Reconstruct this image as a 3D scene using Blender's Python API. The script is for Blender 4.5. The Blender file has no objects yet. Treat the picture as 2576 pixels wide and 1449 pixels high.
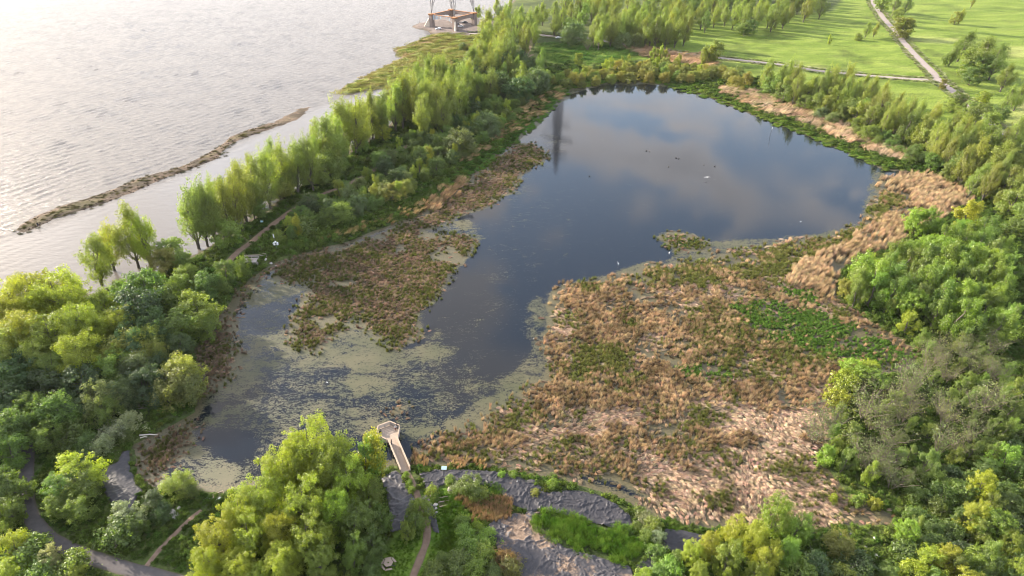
import bpy, bmesh, math, random
import numpy as np
from mathutils import Vector, Matrix

S = bpy.context.scene
C = S.collection
rad = math.radians

# ------------------------------------------------------------------ camera, world, sun, exposure
CAM_H = 103.0
PITCH = rad(32.0)
cam_d = bpy.data.cameras.new('camera'); cam_d.sensor_width = 36.0; cam_d.lens = 24.0
cam_d.clip_start = 1.0; cam_d.clip_end = 12000.0
cam = bpy.data.objects.new('camera', cam_d); C.objects.link(cam)
cam.location = (0, 0, CAM_H); cam.rotation_euler = (rad(90) - PITCH, 0, 0)
S.camera = cam

SUN_EL = rad(19.0)
SUN_XY = (-0.86, 0.51)                       # horizontal direction towards the sun
SUN_DIR = Vector((SUN_XY[0]*math.cos(SUN_EL), SUN_XY[1]*math.cos(SUN_EL), math.sin(SUN_EL))).normalized()
W = bpy.data.worlds.new('World'); S.world = W; W.use_nodes = True
wn = W.node_tree; wn.nodes.clear()
def N(t, kind, **kw):
    n = t.nodes.new(kind)
    for k, v in kw.items():
        if k in n.bl_rna.properties: setattr(n, k, v)
        else: n.inputs[k].default_value = v
    return n
def math_node(t, op, a, b=None, c=None, clamp=False):
    n = t.nodes.new('ShaderNodeMath'); n.operation = op; n.use_clamp = clamp
    for i, v in enumerate((a, b, c)):
        if v is None: continue
        if isinstance(v, (int, float)): n.inputs[i].default_value = v
        else: t.links.new(v, n.inputs[i])
    return n.outputs[0]
def mixcol(t, fac, a, b, blend='MIX'):
    n = t.nodes.new('ShaderNodeMix'); n.data_type = 'RGBA'; n.blend_type = blend; n.clamp_factor = True
    for i, v in ((0, fac), (6, a), (7, b)):
        if isinstance(v, (int, float)): n.inputs[i].default_value = v
        elif isinstance(v, (tuple, list)): n.inputs[i].default_value = tuple(v) + ((1.0,) if len(v) == 3 else ())
        else: t.links.new(v, n.inputs[i])
    return n.outputs[2]
def maprange(t, v, a, b, c=0.0, d=1.0, smooth=False):
    n = t.nodes.new('ShaderNodeMapRange'); n.interpolation_type = 'SMOOTHSTEP' if smooth else 'LINEAR'
    t.links.new(v, n.inputs[0])
    for i, x in enumerate((a, b, c, d)): n.inputs[i+1].default_value = x
    return n.outputs[0]

sky = N(wn, 'ShaderNodeTexSky'); sky.sky_type = 'NISHITA'; sky.sun_disc = False
sky.sun_elevation = SUN_EL; sky.sun_rotation = math.atan2(SUN_XY[0], SUN_XY[1])
sky.altitude = 100; sky.air_density = 1.0; sky.dust_density = 2.0; sky.ozone_density = 1.0
tc = N(wn, 'ShaderNodeTexCoord')
sep = N(wn, 'ShaderNodeSeparateXYZ'); wn.links.new(tc.outputs['Generated'], sep.inputs[0])
zz = math_node(wn, 'ADD', math_node(wn, 'MAXIMUM', sep.outputs[2], 0.0), 0.09)
cmb = N(wn, 'ShaderNodeCombineXYZ')
wn.links.new(math_node(wn, 'DIVIDE', sep.outputs[0], zz), cmb.inputs[0])
wn.links.new(math_node(wn, 'DIVIDE', sep.outputs[1], zz), cmb.inputs[1])
cn = N(wn, 'ShaderNodeTexNoise', Scale=2.4, Detail=6.0, Roughness=0.55)
cn.inputs['Distortion'].default_value = 0.35
mpw = N(wn, 'ShaderNodeMapping'); mpw.inputs['Location'].default_value = (3.4, 1.1, 0.0)
wn.links.new(cmb.outputs[0], mpw.inputs[0]); wn.links.new(mpw.outputs[0], cn.inputs['Vector'])
cover = maprange(wn, cn.outputs[0], 0.45, 0.57, 0, 1, True)
# a hazy veil low in the sky joins the clouds into one pale layer towards the horizon
low = maprange(wn, sep.outputs[2], 0.16, 0.30, 1.0, 0.0, True)
cn2 = N(wn, 'ShaderNodeTexNoise', Scale=6.5, Detail=5.0, Roughness=0.55); wn.links.new(mpw.outputs[0], cn2.inputs['Vector'])
cover = math_node(wn, 'MAXIMUM', cover, maprange(wn, cn2.outputs[0], .55, .70, 0, .8, True))
cover = math_node(wn, 'MAXIMUM', math_node(wn, 'MAXIMUM', cover, low), .12)
nrm = N(wn, 'ShaderNodeVectorMath', operation='DOT_PRODUCT'); wn.links.new(tc.outputs['Generated'], nrm.inputs[0])
nrm.inputs[1].default_value = SUN_DIR
glow = math_node(wn, 'POWER', maprange(wn, nrm.outputs['Value'], -1.0, 1.0, 0, 1), 3.0)
cthick = maprange(wn, cn.outputs[0], 0.5, 0.8, 1.0, 0.62)
cthick = math_node(wn, 'MULTIPLY', cthick, maprange(wn, sep.outputs[2], .08, .36, .93, 1.0, True))
cb = math_node(wn, 'MULTIPLY', math_node(wn, 'ADD', math_node(wn, 'MULTIPLY', glow, .05), 3.85), cthick)
ccol = mixcol(wn, glow, (1.0, 0.965, 0.98), (1.0, 0.93, 0.88))
vm = N(wn, 'ShaderNodeVectorMath', operation='SCALE'); wn.links.new(ccol, vm.inputs[0]); wn.links.new(cb, vm.inputs['Scale'])
skyc = mixcol(wn, math_node(wn, 'MULTIPLY', cover, 0.93), sky.outputs[0], vm.outputs[0])
bg = N(wn, 'ShaderNodeBackground', Strength=0.145); wn.links.new(skyc, bg.inputs[0])
wo = N(wn, 'ShaderNodeOutputWorld'); wn.links.new(bg.outputs[0], wo.inputs[0])

sd = bpy.data.lights.new('sun', 'SUN'); sd.energy = 4.6; sd.angle = rad(1.0); sd.color = (1.0, 0.87, 0.70)
so = bpy.data.objects.new('sun', sd); C.objects.link(so); so.rotation_euler = SUN_DIR.to_track_quat('Z', 'Y').to_euler()
so.location = (0, 0, 300)
S.view_settings.view_transform = 'Standard'; S.view_settings.look = 'None'
S.view_settings.gamma = 1.0; S.view_settings.use_curve_mapping = False
S.view_settings.exposure = 2.1
S.cycles.filter_width = 1.0; S.cycles.use_denoising = True; S.cycles.denoiser = 'OPENIMAGEDENOISE'; S.cycles.denoising_input_passes = 'RGB_ALBEDO_NORMAL'; S.cycles.max_bounces = 6; S.cycles.transparent_max_bounces = 8
S.cycles.diffuse_bounces = 3; S.cycles.glossy_bounces = 3; S.cycles.transmission_bounces = 4

# ------------------------------------------------------------------ survey: sight lines of the drone survey give plan positions on the ground
FPX = 2576*24/36; CP, SP = math.cos(PITCH), math.sin(PITCH)
def G(u, v, z=0.0):
    u = np.asarray(u, float); v = np.asarray(v, float)
    a = (u-1288)/FPX; b = (724.5-v)/FPX
    dy = CP+b*SP; dz = -SP+b*CP; t = (z-CAM_H)/dz
    return np.stack([t*a, t*dy], -1)
def P(u, v, z=0.0):
    g = G(u, v, z); return (float(g[0]), float(g[1]))
def poly(*pts):
    a = np.array(pts, float); return G(a[:, 0], a[:, 1])

# ------------------------------------------------------------------ numpy helpers
def hash2(ix, iy, seed):
    h = (ix.astype(np.int64)*374761393 + iy.astype(np.int64)*668265263 + seed*1274126177) & 0xffffffff
    h = ((h ^ (h >> 13))*1274126177) & 0xffffffff
    return ((h ^ (h >> 16)) & 0xffff)/65535.0
def vnoise(x, y, seed=0):
    ix = np.floor(x); iy = np.floor(y); fx = x-ix; fy = y-iy
    fx = fx*fx*(3-2*fx); fy = fy*fy*(3-2*fy)
    a = hash2(ix, iy, seed); b = hash2(ix+1, iy, seed); c = hash2(ix, iy+1, seed); d = hash2(ix+1, iy+1, seed)
    return (a*(1-fx)+b*fx)*(1-fy)+(c*(1-fx)+d*fx)*fy
def fbm(x, y, scale, octs=4, seed=0):
    x = np.asarray(x, float)/scale; y = np.asarray(y, float)/scale; s = 0; amp = 1; tot = 0
    for o in range(octs):
        s = s+amp*vnoise(x, y, seed+o*17); tot += amp; amp *= .5; x = x*2.03+11.3; y = y*2.03+7.7
    return s/tot
def sdf(pl, X, Y):
    """signed distance, positive inside"""
    X = np.asarray(X, float); Y = np.asarray(Y, float)
    d2 = np.full(X.shape, 1e18); ins = np.zeros(X.shape, bool); n = len(pl)
    for i in range(n):
        x0, y0 = pl[i]; x1, y1 = pl[(i+1) % n]; ex, ey = x1-x0, y1-y0
        L = ex*ex+ey*ey+1e-9
        t = np.clip(((X-x0)*ex+(Y-y0)*ey)/L, 0, 1)
        d2 = np.minimum(d2, (X-x0-t*ex)**2+(Y-y0-t*ey)**2)
        if y0 != y1:
            c = ((y0 > Y) != (y1 > Y)) & (X < (x1-x0)*(Y-y0)/(y1-y0)+x0); ins ^= c
    d = np.sqrt(d2); return np.where(ins, d, -d)
def sdfb(pl, X, Y, pad=12.0):
    """sdf evaluated only near the polygon's box; elsewhere -pad"""
    out = np.full(X.shape, -pad); lo = pl.min(0)-pad; hi = pl.max(0)+pad
    m = (X > lo[0]) & (X < hi[0]) & (Y > lo[1]) & (Y < hi[1])
    if m.any(): out[m] = np.maximum(sdf(pl, X[m], Y[m]), -pad)
    return out
def sstep(a, b, x):
    t = np.clip((x-a)/(b-a), 0, 1); return t*t*(3-2*t)
def pdist(line, X, Y):
    d2 = np.full(X.shape, 1e18)
    for i in range(len(line)-1):
        x0, y0 = line[i]; ex, ey = line[i+1][0]-x0, line[i+1][1]-y0
        t = np.clip(((X-x0)*ex+(Y-y0)*ey)/(ex*ex+ey*ey+1e-9), 0, 1)
        d2 = np.minimum(d2, (X-x0-t*ex)**2+(Y-y0-t*ey)**2)
    return np.sqrt(d2)

# ------------------------------------------------------------------ object helpers
def tag(o, label=None, cat=None, group=None, kind=None):
    if label: o['label'] = label
    if cat: o['category'] = cat
    if group: o['group'] = group
    if kind: o['kind'] = kind
    return o
def link(name, me, mat=None, parent=None, loc=None):
    if mat is not None and not me.materials: me.materials.append(mat)
    o = bpy.data.objects.new(name, me); C.objects.link(o)
    if parent is not None: o.parent = parent
    if loc is not None: o.location = loc
    return o
def thing(name, label, cat, loc=(0, 0, 0), rz=0.0, group=None):
    o = bpy.data.objects.new(name, None); C.objects.link(o); o.empty_display_size = .3
    o.location = loc; o.rotation_euler = (0, 0, rz)
    return tag(o, label, cat, group)
def mesh_np(name, verts, faces, smooth=False, attrs=None):
    """faces: (n,k) array of equal-sized polygons"""
    verts = np.asarray(verts, np.float32); faces = np.asarray(faces, np.int32)
    me = bpy.data.meshes.new(name); n, k = faces.shape
    me.vertices.add(len(verts)); me.vertices.foreach_set('co', verts.ravel())
    me.loops.add(n*k); me.loops.foreach_set('vertex_index', faces.ravel())
    me.polygons.add(n); me.polygons.foreach_set('loop_start', np.arange(n, dtype=np.int32)*k)
    try: me.polygons.foreach_set('loop_total', np.full(n, k, np.int32))
    except Exception: pass
    if smooth: me.polygons.foreach_set('use_smooth', np.ones(n, bool))
    for an, av in (attrs or {}).items():
        av = np.asarray(av, np.float32)
        if av.ndim == 1:
            a = me.attributes.new(an, 'FLOAT', 'POINT'); a.data.foreach_set('value', av)
        else:
            if av.shape[1] == 3: av = np.concatenate([av, np.ones((len(av), 1), np.float32)], 1)
            a = me.attributes.new(an, 'FLOAT_COLOR', 'POINT'); a.data.foreach_set('color', av.ravel())
    me.update(calc_edges=True); return me
def copy_tree(o, parent=None):
    c = o.copy(); C.objects.link(c)
    if parent is not None: c.parent = parent
    for ch in list(o.children): copy_tree(ch, c)
    return c
class MB:
    def __init__(s): s.v = []; s.f = []
    def add(s, vs, fs):
        b = len(s.v); s.v += [tuple(p) for p in vs]; s.f += [tuple(i+b for i in f) for f in fs]; return s
    def box(s, c, d, rz=0.0, rx=0.0, ry=0.0):
        M = Matrix.Rotation(rz, 3, 'Z') @ Matrix.Rotation(ry, 3, 'Y') @ Matrix.Rotation(rx, 3, 'X')
        vs = [Vector(c)+M @ Vector((sx*d[0]/2, sy*d[1]/2, sz*d[2]/2)) for sz in (-1, 1) for sx, sy in ((-1, -1), (1, -1), (1, 1), (-1, 1))]
        return s.add(vs, [(3, 2, 1, 0), (4, 5, 6, 7), (0, 1, 5, 4), (1, 2, 6, 5), (2, 3, 7, 6), (3, 0, 4, 7)])
    def tube(s, a, b, r0, r1=None, n=6, cap=True):
        r1 = r0 if r1 is None else r1; a = Vector(a); b = Vector(b); d = (b-a)
        if d.length < 1e-6: return s
        q = d.to_track_quat('Z', 'Y'); vs = []
        for p, r in ((a, r0), (b, r1)):
            for i in range(n):
                t = 2*math.pi*i/n; vs.append(p+q @ Vector((r*math.cos(t), r*math.sin(t), 0)))
        fs = [(i, (i+1) % n, n+(i+1) % n, n+i) for i in range(n)]
        if cap: fs += [tuple(range(n-1, -1, -1)), tuple(range(n, 2*n))]
        return s.add(vs, fs)
    def beam(s, a, b, w, h):
        """rectangular bar from a to b, h vertical-ish"""
        a = Vector(a); b = Vector(b); d = (b-a).normalized(); up = Vector((0, 0, 1))
        if abs(d.z) > .95: up = Vector((0, 1, 0))
        x = d.cross(up).normalized()*w/2; y = x.cross(d).normalized()*h/2
        vs = [p+e for p in (a, b) for e in (-x-y, x-y, x+y, -x+y)]
        return s.add(vs, [(3, 2, 1, 0), (4, 5, 6, 7), (0, 1, 5, 4), (1, 2, 6, 5), (2, 3, 7, 6), (3, 0, 4, 7)])
    def prism(s, pts, z0, z1, top=None):
        n = len(pts); t = top or pts
        vs = [(p[0], p[1], z0) for p in pts]+[(p[0], p[1], z1) for p in t]
        return s.add(vs, [tuple(range(n-1, -1, -1)), tuple(range(n, 2*n))]+[(i, (i+1) % n, n+(i+1) % n, n+i) for i in range(n)])
    def build(s, name, mat, parent=None, bevel=0.0, smooth=False):
        me = bpy.data.meshes.new(name); me.from_pydata(s.v, [], s.f)
        if bevel:
            bm = bmesh.new(); bm.from_mesh(me); bmesh.ops.recalc_face_normals(bm, faces=bm.faces)
            bmesh.ops.bevel(bm, geom=bm.edges[:], offset=bevel, segments=1, affect='EDGES', profile=.7); bm.to_mesh(me); bm.free()
        else:
            bm = bmesh.new(); bm.from_mesh(me); bmesh.ops.recalc_face_normals(bm, faces=bm.faces); bm.to_mesh(me); bm.free()
        if smooth: me.polygons.foreach_set('use_smooth', [True]*len(me.polygons))
        me.update(); return link(name, me, mat, parent)

# ------------------------------------------------------------------ materials
def newmat(name):
    m = bpy.data.materials.new(name); m.use_nodes = True; t = m.node_tree; t.nodes.clear()
    o = N(t, 'ShaderNodeOutputMaterial'); return m, t, o
def simple(name, col, rough=.7, metal=0.0, var=.25, scale=3.0, bump=.0, spec=.4, detail=5.0):
    m, t, o = newmat(name); b = N(t, 'ShaderNodeBsdfPrincipled', Roughness=rough, Metallic=metal)
    b.inputs['Specular IOR Level'].default_value = spec
    g = N(t, 'ShaderNodeTexCoord'); n = N(t, 'ShaderNodeTexNoise', Scale=scale, Detail=detail)
    t.links.new(g.outputs['Object'], n.inputs['Vector'])
    c = mixcol(t, n.outputs[0], tuple(x*(1-var) for x in col), tuple(min(1, x*(1+var)) for x in col))
    t.links.new(c, b.inputs['Base Color'])
    if bump:
        bp = N(t, 'ShaderNodeBump', Strength=bump, Distance=.1); t.links.new(n.outputs[0], bp.inputs['Height']); t.links.new(bp.outputs[0], b.inputs['Normal'])
    t.links.new(b.outputs[0], o.inputs[0]); return m
def geom_pos(t):
    return N(t, 'ShaderNodeNewGeometry').outputs['Position']

def foliage_mat(name='foliage', transl=.5):
    m, t, o = newmat(name)
    oi = N(t, 'ShaderNodeObjectInfo'); a = N(t, 'ShaderNodeAttribute'); a.attribute_name = 'lv'
    c = N(t, 'ShaderNodeAttribute'); c.attribute_name = 'cv'
    col = mixcol(t, maprange(t, c.outputs['Fac'], 0, 1, 0, .75), oi.outputs['Color'], (1.16, 1.12, .75), 'MULTIPLY')
    k = N(t, 'ShaderNodeVectorMath', operation='SCALE'); t.links.new(col, k.inputs[0])
    t.links.new(maprange(t, a.outputs['Fac'], 0, 1, .55, 1.5), k.inputs['Scale'])
    d = N(t, 'ShaderNodeBsdfDiffuse'); tr = N(t, 'ShaderNodeBsdfTranslucent'); mx = N(t, 'ShaderNodeMixShader', Fac=transl)
    t.links.new(k.outputs[0], d.inputs[0])
    tint = mixcol(t, 1.0, k.outputs[0], (1.15, 1.32, .55), 'MULTIPLY'); t.links.new(tint, tr.inputs[0])
    t.links.new(d.outputs[0], mx.inputs[1]); t.links.new(tr.outputs[0], mx.inputs[2])
    gl = N(t, 'ShaderNodeBsdfGlossy', Roughness=.5); gl.inputs[0].default_value = (.9, .95, 1, 1)
    m2 = N(t, 'ShaderNodeMixShader', Fac=.035); t.links.new(mx.outputs[0], m2.inputs[1]); t.links.new(gl.outputs[0], m2.inputs[2])
    t.links.new(m2.outputs[0], o.inputs[0]); return m
def tuft_mat(name, transl=.3):
    m, t, o = newmat(name)
    ti = N(t, 'ShaderNodeAttribute'); ti.attribute_type = 'INSTANCER'; ti.attribute_name = 'tint'
    a = N(t, 'ShaderNodeAttribute'); a.attribute_name = 'lv'
    k = N(t, 'ShaderNodeVectorMath', operation='SCALE'); t.links.new(ti.outputs['Color'], k.inputs[0])
    t.links.new(maprange(t, a.outputs['Fac'], 0, 1, .38, 1.6), k.inputs['Scale'])
    d = N(t, 'ShaderNodeBsdfDiffuse'); tr = N(t, 'ShaderNodeBsdfTranslucent'); mx = N(t, 'ShaderNodeMixShader', Fac=transl)
    t.links.new(k.outputs[0], d.inputs[0]); t.links.new(k.outputs[0], tr.inputs[0])
    t.links.new(d.outputs[0], mx.inputs[1]); t.links.new(tr.outputs[0], mx.inputs[2]); t.links.new(mx.outputs[0], o.inputs[0]); return m
M = {}
M['foliage'] = foliage_mat()
M['tuft'] = tuft_mat('tuft_blades', .3)
M['bark'] = simple('bark', (.10, .085, .07), .9, var=.4, scale=2.0, bump=.4)
M['bark_pale'] = simple('bark_pale', (.15, .125, .095), .9, var=.35, scale=2.0, bump=.3)
M['timber'] = simple('weathered_timber', (.29, .235, .19), .85, var=.35, scale=4.0, bump=.2)
M['timber_pale'] = simple('pale_timber', (.30, .235, .18), .8, var=.22, scale=5.0, bump=.15)
M['timber_grey'] = simple('grey_timber', (.30, .27, .25), .85, var=.3, scale=4.0, bump=.2)
M['dark_metal'] = simple('dark_metal', (.03, .03, .033), .5, .0, var=.2)
M['galv'] = simple('galvanised_steel', (.19, .185, .19), .6, .3, var=.2)
M['concrete'] = simple('concrete', (.21, .165, .145), .9, var=.3, scale=.6, bump=.3)
M['lichen'] = simple('rust_lichen_top', (.30, .14, .06), .9, var=.4, scale=.8)
M['stone'] = simple('boulder_stone', (.34, .31, .29), .9, var=.35, scale=1.5, bump=.5)
M['white'] = simple('white_paint', (.8, .8, .8), .4, var=.05)
M['black_paint'] = simple('black_paint', (.02, .02, .022), .3, var=.1)
M['tyre'] = simple('tyre_rubber', (.02, .02, .02), .85, var=.1)
M['rim'] = simple('rim_metal', (.5, .5, .5), .35, .8, var=.1)
M['car_white'] = simple('white_car_paint', (.78, .78, .80), .25, var=.03, spec=.6)
M['car_black'] = simple('black_car_paint', (.02, .02, .024), .25, var=.1, spec=.6)
M['car_grey'] = simple('dark_grey_car_paint', (.06, .065, .075), .25, var=.1, spec=.6)
M['glass'] = simple('car_glass', (.02, .025, .03), .08, var=.1, spec=.7)
M['lamp_red'] = simple('red_lens', (.4, .02, .02), .3, var=.1)
M['lamp_clear'] = simple('clear_lens', (.7, .7, .68), .2, var=.05)
M['bird_white'] = simple('white_feathers', (.8, .8, .78), .8, var=.08)
M['bird_dark'] = simple('dark_feathers', (.04, .035, .03), .8, var=.3)
M['panel_blue'] = simple('pale_blue_panel', (.45, .66, .75), .4, var=.06)
M['green_metal'] = simple('green_metal', (.10, .20, .15), .6, var=.15)
# ------------------------------------------------------------------ plan outlines (world metres)
def wobble(pl, amp, scale, seed, step=2.5, closed=True):
    """fractal edge: resample an outline and push it in and out"""
    out = []; n = len(pl); rng = range(n if closed else n-1)
    for i in rng:
        a = pl[i]; b = pl[(i+1) % n]; k = max(1, int(np.hypot(*(b-a))/step)); k = min(k, 60)
        for j in range(k): out.append(a+(b-a)*j/k)
    out = np.array(out)
    dx = (fbm(out[:, 0], out[:, 1], scale, 4, seed)-.5)*2*amp; dy = (fbm(out[:, 0]+91, out[:, 1]-37, scale, 4, seed+5)-.5)*2*amp
    return out+np.stack([dx, dy], -1)
shore_px = [(0,745),(130,756),(230,738),(330,705),(400,680),(440,655),(500,640),(560,600),(600,570),(650,545),(700,505),(760,465),
 (830,410),(880,385),(930,355),(985,315),(1015,275),(1000,250),(978,224),(960,221),(940,224),(905,233),(870,240),(845,236),(868,215),
 (920,192),(960,170),(985,158),(1010,148),(988,127),(1040,105),(1085,88),(1078,78),(1040,70),(1037,64),(1062,57),(1085,54),(1130,40),
 (1165,36),(1185,42),(1205,47),(1240,47),(1262,28),(1285,12),(1300,-8)]
_sh = wobble(poly(*shore_px), 1.6, 9, 3, closed=False)
LAND = np.concatenate([np.array([(-420., -300.), (-230., 60.), (-190., 120.)]), _sh, poly((1300,-8)), np.array([(60., 760.), (30., 900.), (200., 1500.), (150., 6000.), (7000., 6000.), (7000., -300.)])])
bar_px = [(35,580),(50,566),(95,540),(150,520),(200,505),(290,475),(350,448),(420,430),(470,412),(500,398),(545,372),(580,345),(620,328),(660,316),(690,306),
 (690,322),(630,341),(585,360),(562,378),(552,396),(525,408),(480,425),(410,450),(330,485),(240,520),(150,545),(95,572),(55,587)]
BAR = wobble(poly(*bar_px), 1.0, 5, 8)
BAR2 = wobble(poly((692,304),(720,292),(745,276),(783,268),(768,282),(748,300),(715,314),(694,318)), 1.6, 4, 9, step=1.2)
basin_px = [(1436,224),(1500,206),(1570,202),(1640,203),(1720,215),(1790,243),(1860,273),(1950,306),(2050,346),(2150,388),(2230,424),(2330,432),(2430,470),(2440,510),
 (2300,590),(2200,640),(2110,680),(2105,750),(2200,815),(2310,890),(2290,930),(2130,950),(2110,1060),(2060,1160),(2130,1240),(2250,1300),(2240,1325),(2000,1325),
 (1900,1335),(1780,1328),(1640,1295),(1580,1262),(1480,1232),(1400,1200),(1330,1185),(1240,1180),(1130,1172),(1040,1168),(990,1172),(900,1190),(760,1240),(640,1225),(560,1238),(470,1235),(400,1235),(340,1190),(330,1120),
 (420,1075),(490,1040),(500,960),(490,880),(545,800),(590,745),(630,700),(690,662),(760,640),(830,618),(900,598),(960,575),(1040,545),(1100,505),(1150,468),(1215,410),(1290,360),(1340,300),(1385,262)]
BASIN = wobble(poly(*basin_px), 1.2, 6, 12)
MEADOW = poly((1350,112),(1500,108),(1700,85),(1760,60),(1900,50),(2090,30),(2160,-40),(2300,-90),(3400,-90),(3600,500),(2800,470),(2480,392),(2300,330),(2100,262),(1900,200),(1750,172),(1640,150),(1500,172),(1375,165))
SPIT = poly((845,236),(868,215),(920,192),(985,158),(1010,148),(988,127),(1040,105),(1085,88),(1150,85),(1190,90),(1180,130),(1120,190),(1060,230),(1000,250),(960,221),(905,233))
GRAVEL_LOT = poly((1037,64),(1062,57),(1085,54),(1130,40),(1165,36),(1215,45),(1260,60),(1360,82),(1360,92),(1260,90),(1180,92),(1085,86),(1078,78),(1040,70))
LAWN = poly((1060,1250),(1110,1225),(1160,1245),(1150,1290),(1170,1340),(1140,1400),(1130,1470),(1000,1600),(940,1470),(960,1400),(1000,1340))
LUSH = poly((1335,1318),(1360,1292),(1600,1352),(1650,1370),(1640,1400),(1590,1428),(1420,1382))
POND_ORDER = None

def ground_h(x, y):
    x = np.asarray(x, float); y = np.asarray(y, float)
    dl = sdfb(LAND, x, y, 14.0) if x.size > 1 else sdf(LAND, x, y)
    hl = np.where(dl > 0, np.minimum(dl*.16, .75), np.maximum(dl*.14, -1.4))
    db = -sdfb(BASIN, x, y, 14.0)
    hb = np.where(db > 0, .06+np.minimum(db*.2, .8), np.maximum(db*.3, -.9))
    h = np.minimum(hl, hb)+np.where(np.minimum(dl, db) > 0, sstep(0, 6, np.minimum(dl, db))*((fbm(x, y, 26, 3, 5)-.5)*.7), 0)
    for b, hh in ((BAR, .26), (BAR2, .2)):
        s = sdfb(b, x, y, 8.0)
        h = np.maximum(h, np.where(s > -7, np.minimum(s*.16, hh)+(fbm(x, y, 2.2, 3, 6)-.5)*.28*sstep(-2, 1, s), -5))
    return h
def gz(x, y):
    return float(ground_h(np.array([x, x]), np.array([y, y]))[0])

def axis(fine0, fine1, step, lo, hi, grow=1.14):
    a = list(np.arange(fine0, fine1, step)); s = step
    while a[-1] < hi: s *= grow; a.append(a[-1]+s)
    s = step; b = []; v = fine0
    while v > lo: s *= grow; v -= s; b.append(v)
    return np.array(b[::-1]+a)
def axis_y(y0, y1, base, lo, hi):
    a = [y0]; 
    while a[-1] < y1: a.append(a[-1]+max(base, base*a[-1]/180))
    s = base*y1/180
    while a[-1] < hi: s *= 1.16; a.append(a[-1]+s)
    s = base; b = []; v = y0
    while v > lo: s *= 1.25; v -= s; b.append(v)
    return np.array(b[::-1]+a)
def grid(xs, ys):
    X, Y = np.meshgrid(xs, ys); n, m = len(ys), len(xs)
    i = np.arange(n*m).reshape(n, m)
    F = np.stack([i[:-1, :-1], i[:-1, 1:], i[1:, 1:], i[1:, :-1]], -1).reshape(-1, 4)
    return X.ravel(), Y.ravel(), F
def sub(name, V, F, keep, attrs, mat, smooth=True):
    F = F[keep]; used = np.unique(F); mp = np.full(len(V), -1); mp[used] = np.arange(len(used))
    me = mesh_np(name, V[used], mp[F], smooth, {k: v[used] for k, v in attrs.items()})
    return link(name, me, mat)

# ---- ground material: land-cover colour carried by the terrain, broken up by grain
def ground_material():
    m, t, o = newmat('ground_cover'); b = N(t, 'ShaderNodeBsdfPrincipled', Roughness=.95); b.inputs['Specular IOR Level'].default_value = .15
    a = N(t, 'ShaderNodeAttribute'); a.attribute_name = 'col'; p = geom_pos(t)
    n1 = N(t, 'ShaderNodeTexNoise', Scale=1.1, Detail=6.0, Roughness=.65); t.links.new(p, n1.inputs['Vector'])
    mp = N(t, 'ShaderNodeMapping'); mp.inputs['Scale'].default_value = (.22, 1.0, 1); mp.inputs['Rotation'].default_value = (0, 0, .5); t.links.new(p, mp.inputs[0])
    n2 = N(t, 'ShaderNodeTexNoise', Scale=.45, Detail=4.0, Roughness=.6); t.links.new(mp.outputs[0], n2.inputs['Vector'])
    f = math_node(t, 'ADD', maprange(t, n1.outputs[0], .25, .75, .45, 1.5), maprange(t, n2.outputs[0], .3, .7, -.16, .16))
    k = N(t, 'ShaderNodeVectorMath', operation='SCALE'); t.links.new(a.outputs['Color'], k.inputs[0]); t.links.new(f, k.inputs['Scale'])
    t.links.new(k.outputs[0], b.inputs['Base Color'])
    bp = N(t, 'ShaderNodeBump', Strength=.8, Distance=.5); t.links.new(math_node(t, 'ADD', n1.outputs[0], math_node(t, 'MULTIPLY', n2.outputs[0], 1.2)), bp.inputs['Height']); t.links.new(bp.outputs[0], b.inputs['Normal'])
    t.links.new(b.outputs[0], o.inputs[0]); return m
M['ground'] = ground_material()

def L3(a, b, f): return np.asarray(a)[None]*(1-f[:, None])+np.asarray(b)[None]*f[:, None]
def land_colour(x, y, h):
    n1 = fbm(x, y, 14, 4, 21); n2 = fbm(x, y, 4.5, 4, 31)
    col = L3((.042, .060, .018), (.072, .092, .025), sstep(.35, .65, n1))
    col = col*(.7+.6*n2[:, None])
    def blend(c2, m):
        nonlocal col
        col = col*(1-m[:, None])+c2*m[:, None]
    md = sstep(-3, 3, sdfb(MEADOW, x, y)+(n2-.5)*6)
    st = fbm(x*.55+y*.25, y*1.0-x*.28, 7, 4, 41)
    mead = L3((.098, .148, .016), (.145, .195, .030), sstep(.3, .7, st)); mead = mead*(1-.35*sstep(.55, .75, n1)[:, None])
    mead = mead+np.array([.07, .05, .035])[None]*sstep(.62, .8, fbm(x, y, 40, 3, 44))[:, None]
    blend(mead, md)
    sp = sstep(-2, 2, sdfb(SPIT, x, y)); c = L3((.14, .16, .032), (.19, .13, .065), sstep(.5, .68, fbm(x, y, 11, 4, 52)))
    blend(c, sp)
    lw = sstep(-.8, .8, sdfb(LAWN, x, y)); blend(L3((.06, .115, .014), (.10, .16, .02), sstep(.35, .65, n2)), lw)
    lot = sstep(-1.5, 1.5, sdfb(GRAVEL_LOT, x, y)+(n2-.5)*4); blend(L3((.115, .095, .088), (.165, .135, .122), n2), lot)
    bar = np.maximum(sdfb(BAR, x, y, 8), sdfb(BAR2, x, y, 8))
    blend(L3((.040, .030, .021), (.085, .060, .044), sstep(.35, .65, n2)), sstep(-6, -4, bar))
    gb = sstep(.5, 2.2, bar)*sstep(.42, .6, fbm(x, y, 9, 3, 77)); blend(L3((.055, .055, .014), (.075, .062, .02), n2), gb*.85)
    # wet stony rim along every shore
    rim = sstep(.42, .05, h)*sstep(-9, -6, np.maximum(sdfb(LAND, x, y, 14), bar)); rim = np.where(np.maximum(sdfb(BASIN, x, y, 14), -14) > -6, 0, rim)
    blend(L3((.05, .038, .027), (.13, .095, .068), sstep(.3, .7, n2)), rim*.9)
    return col

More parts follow.
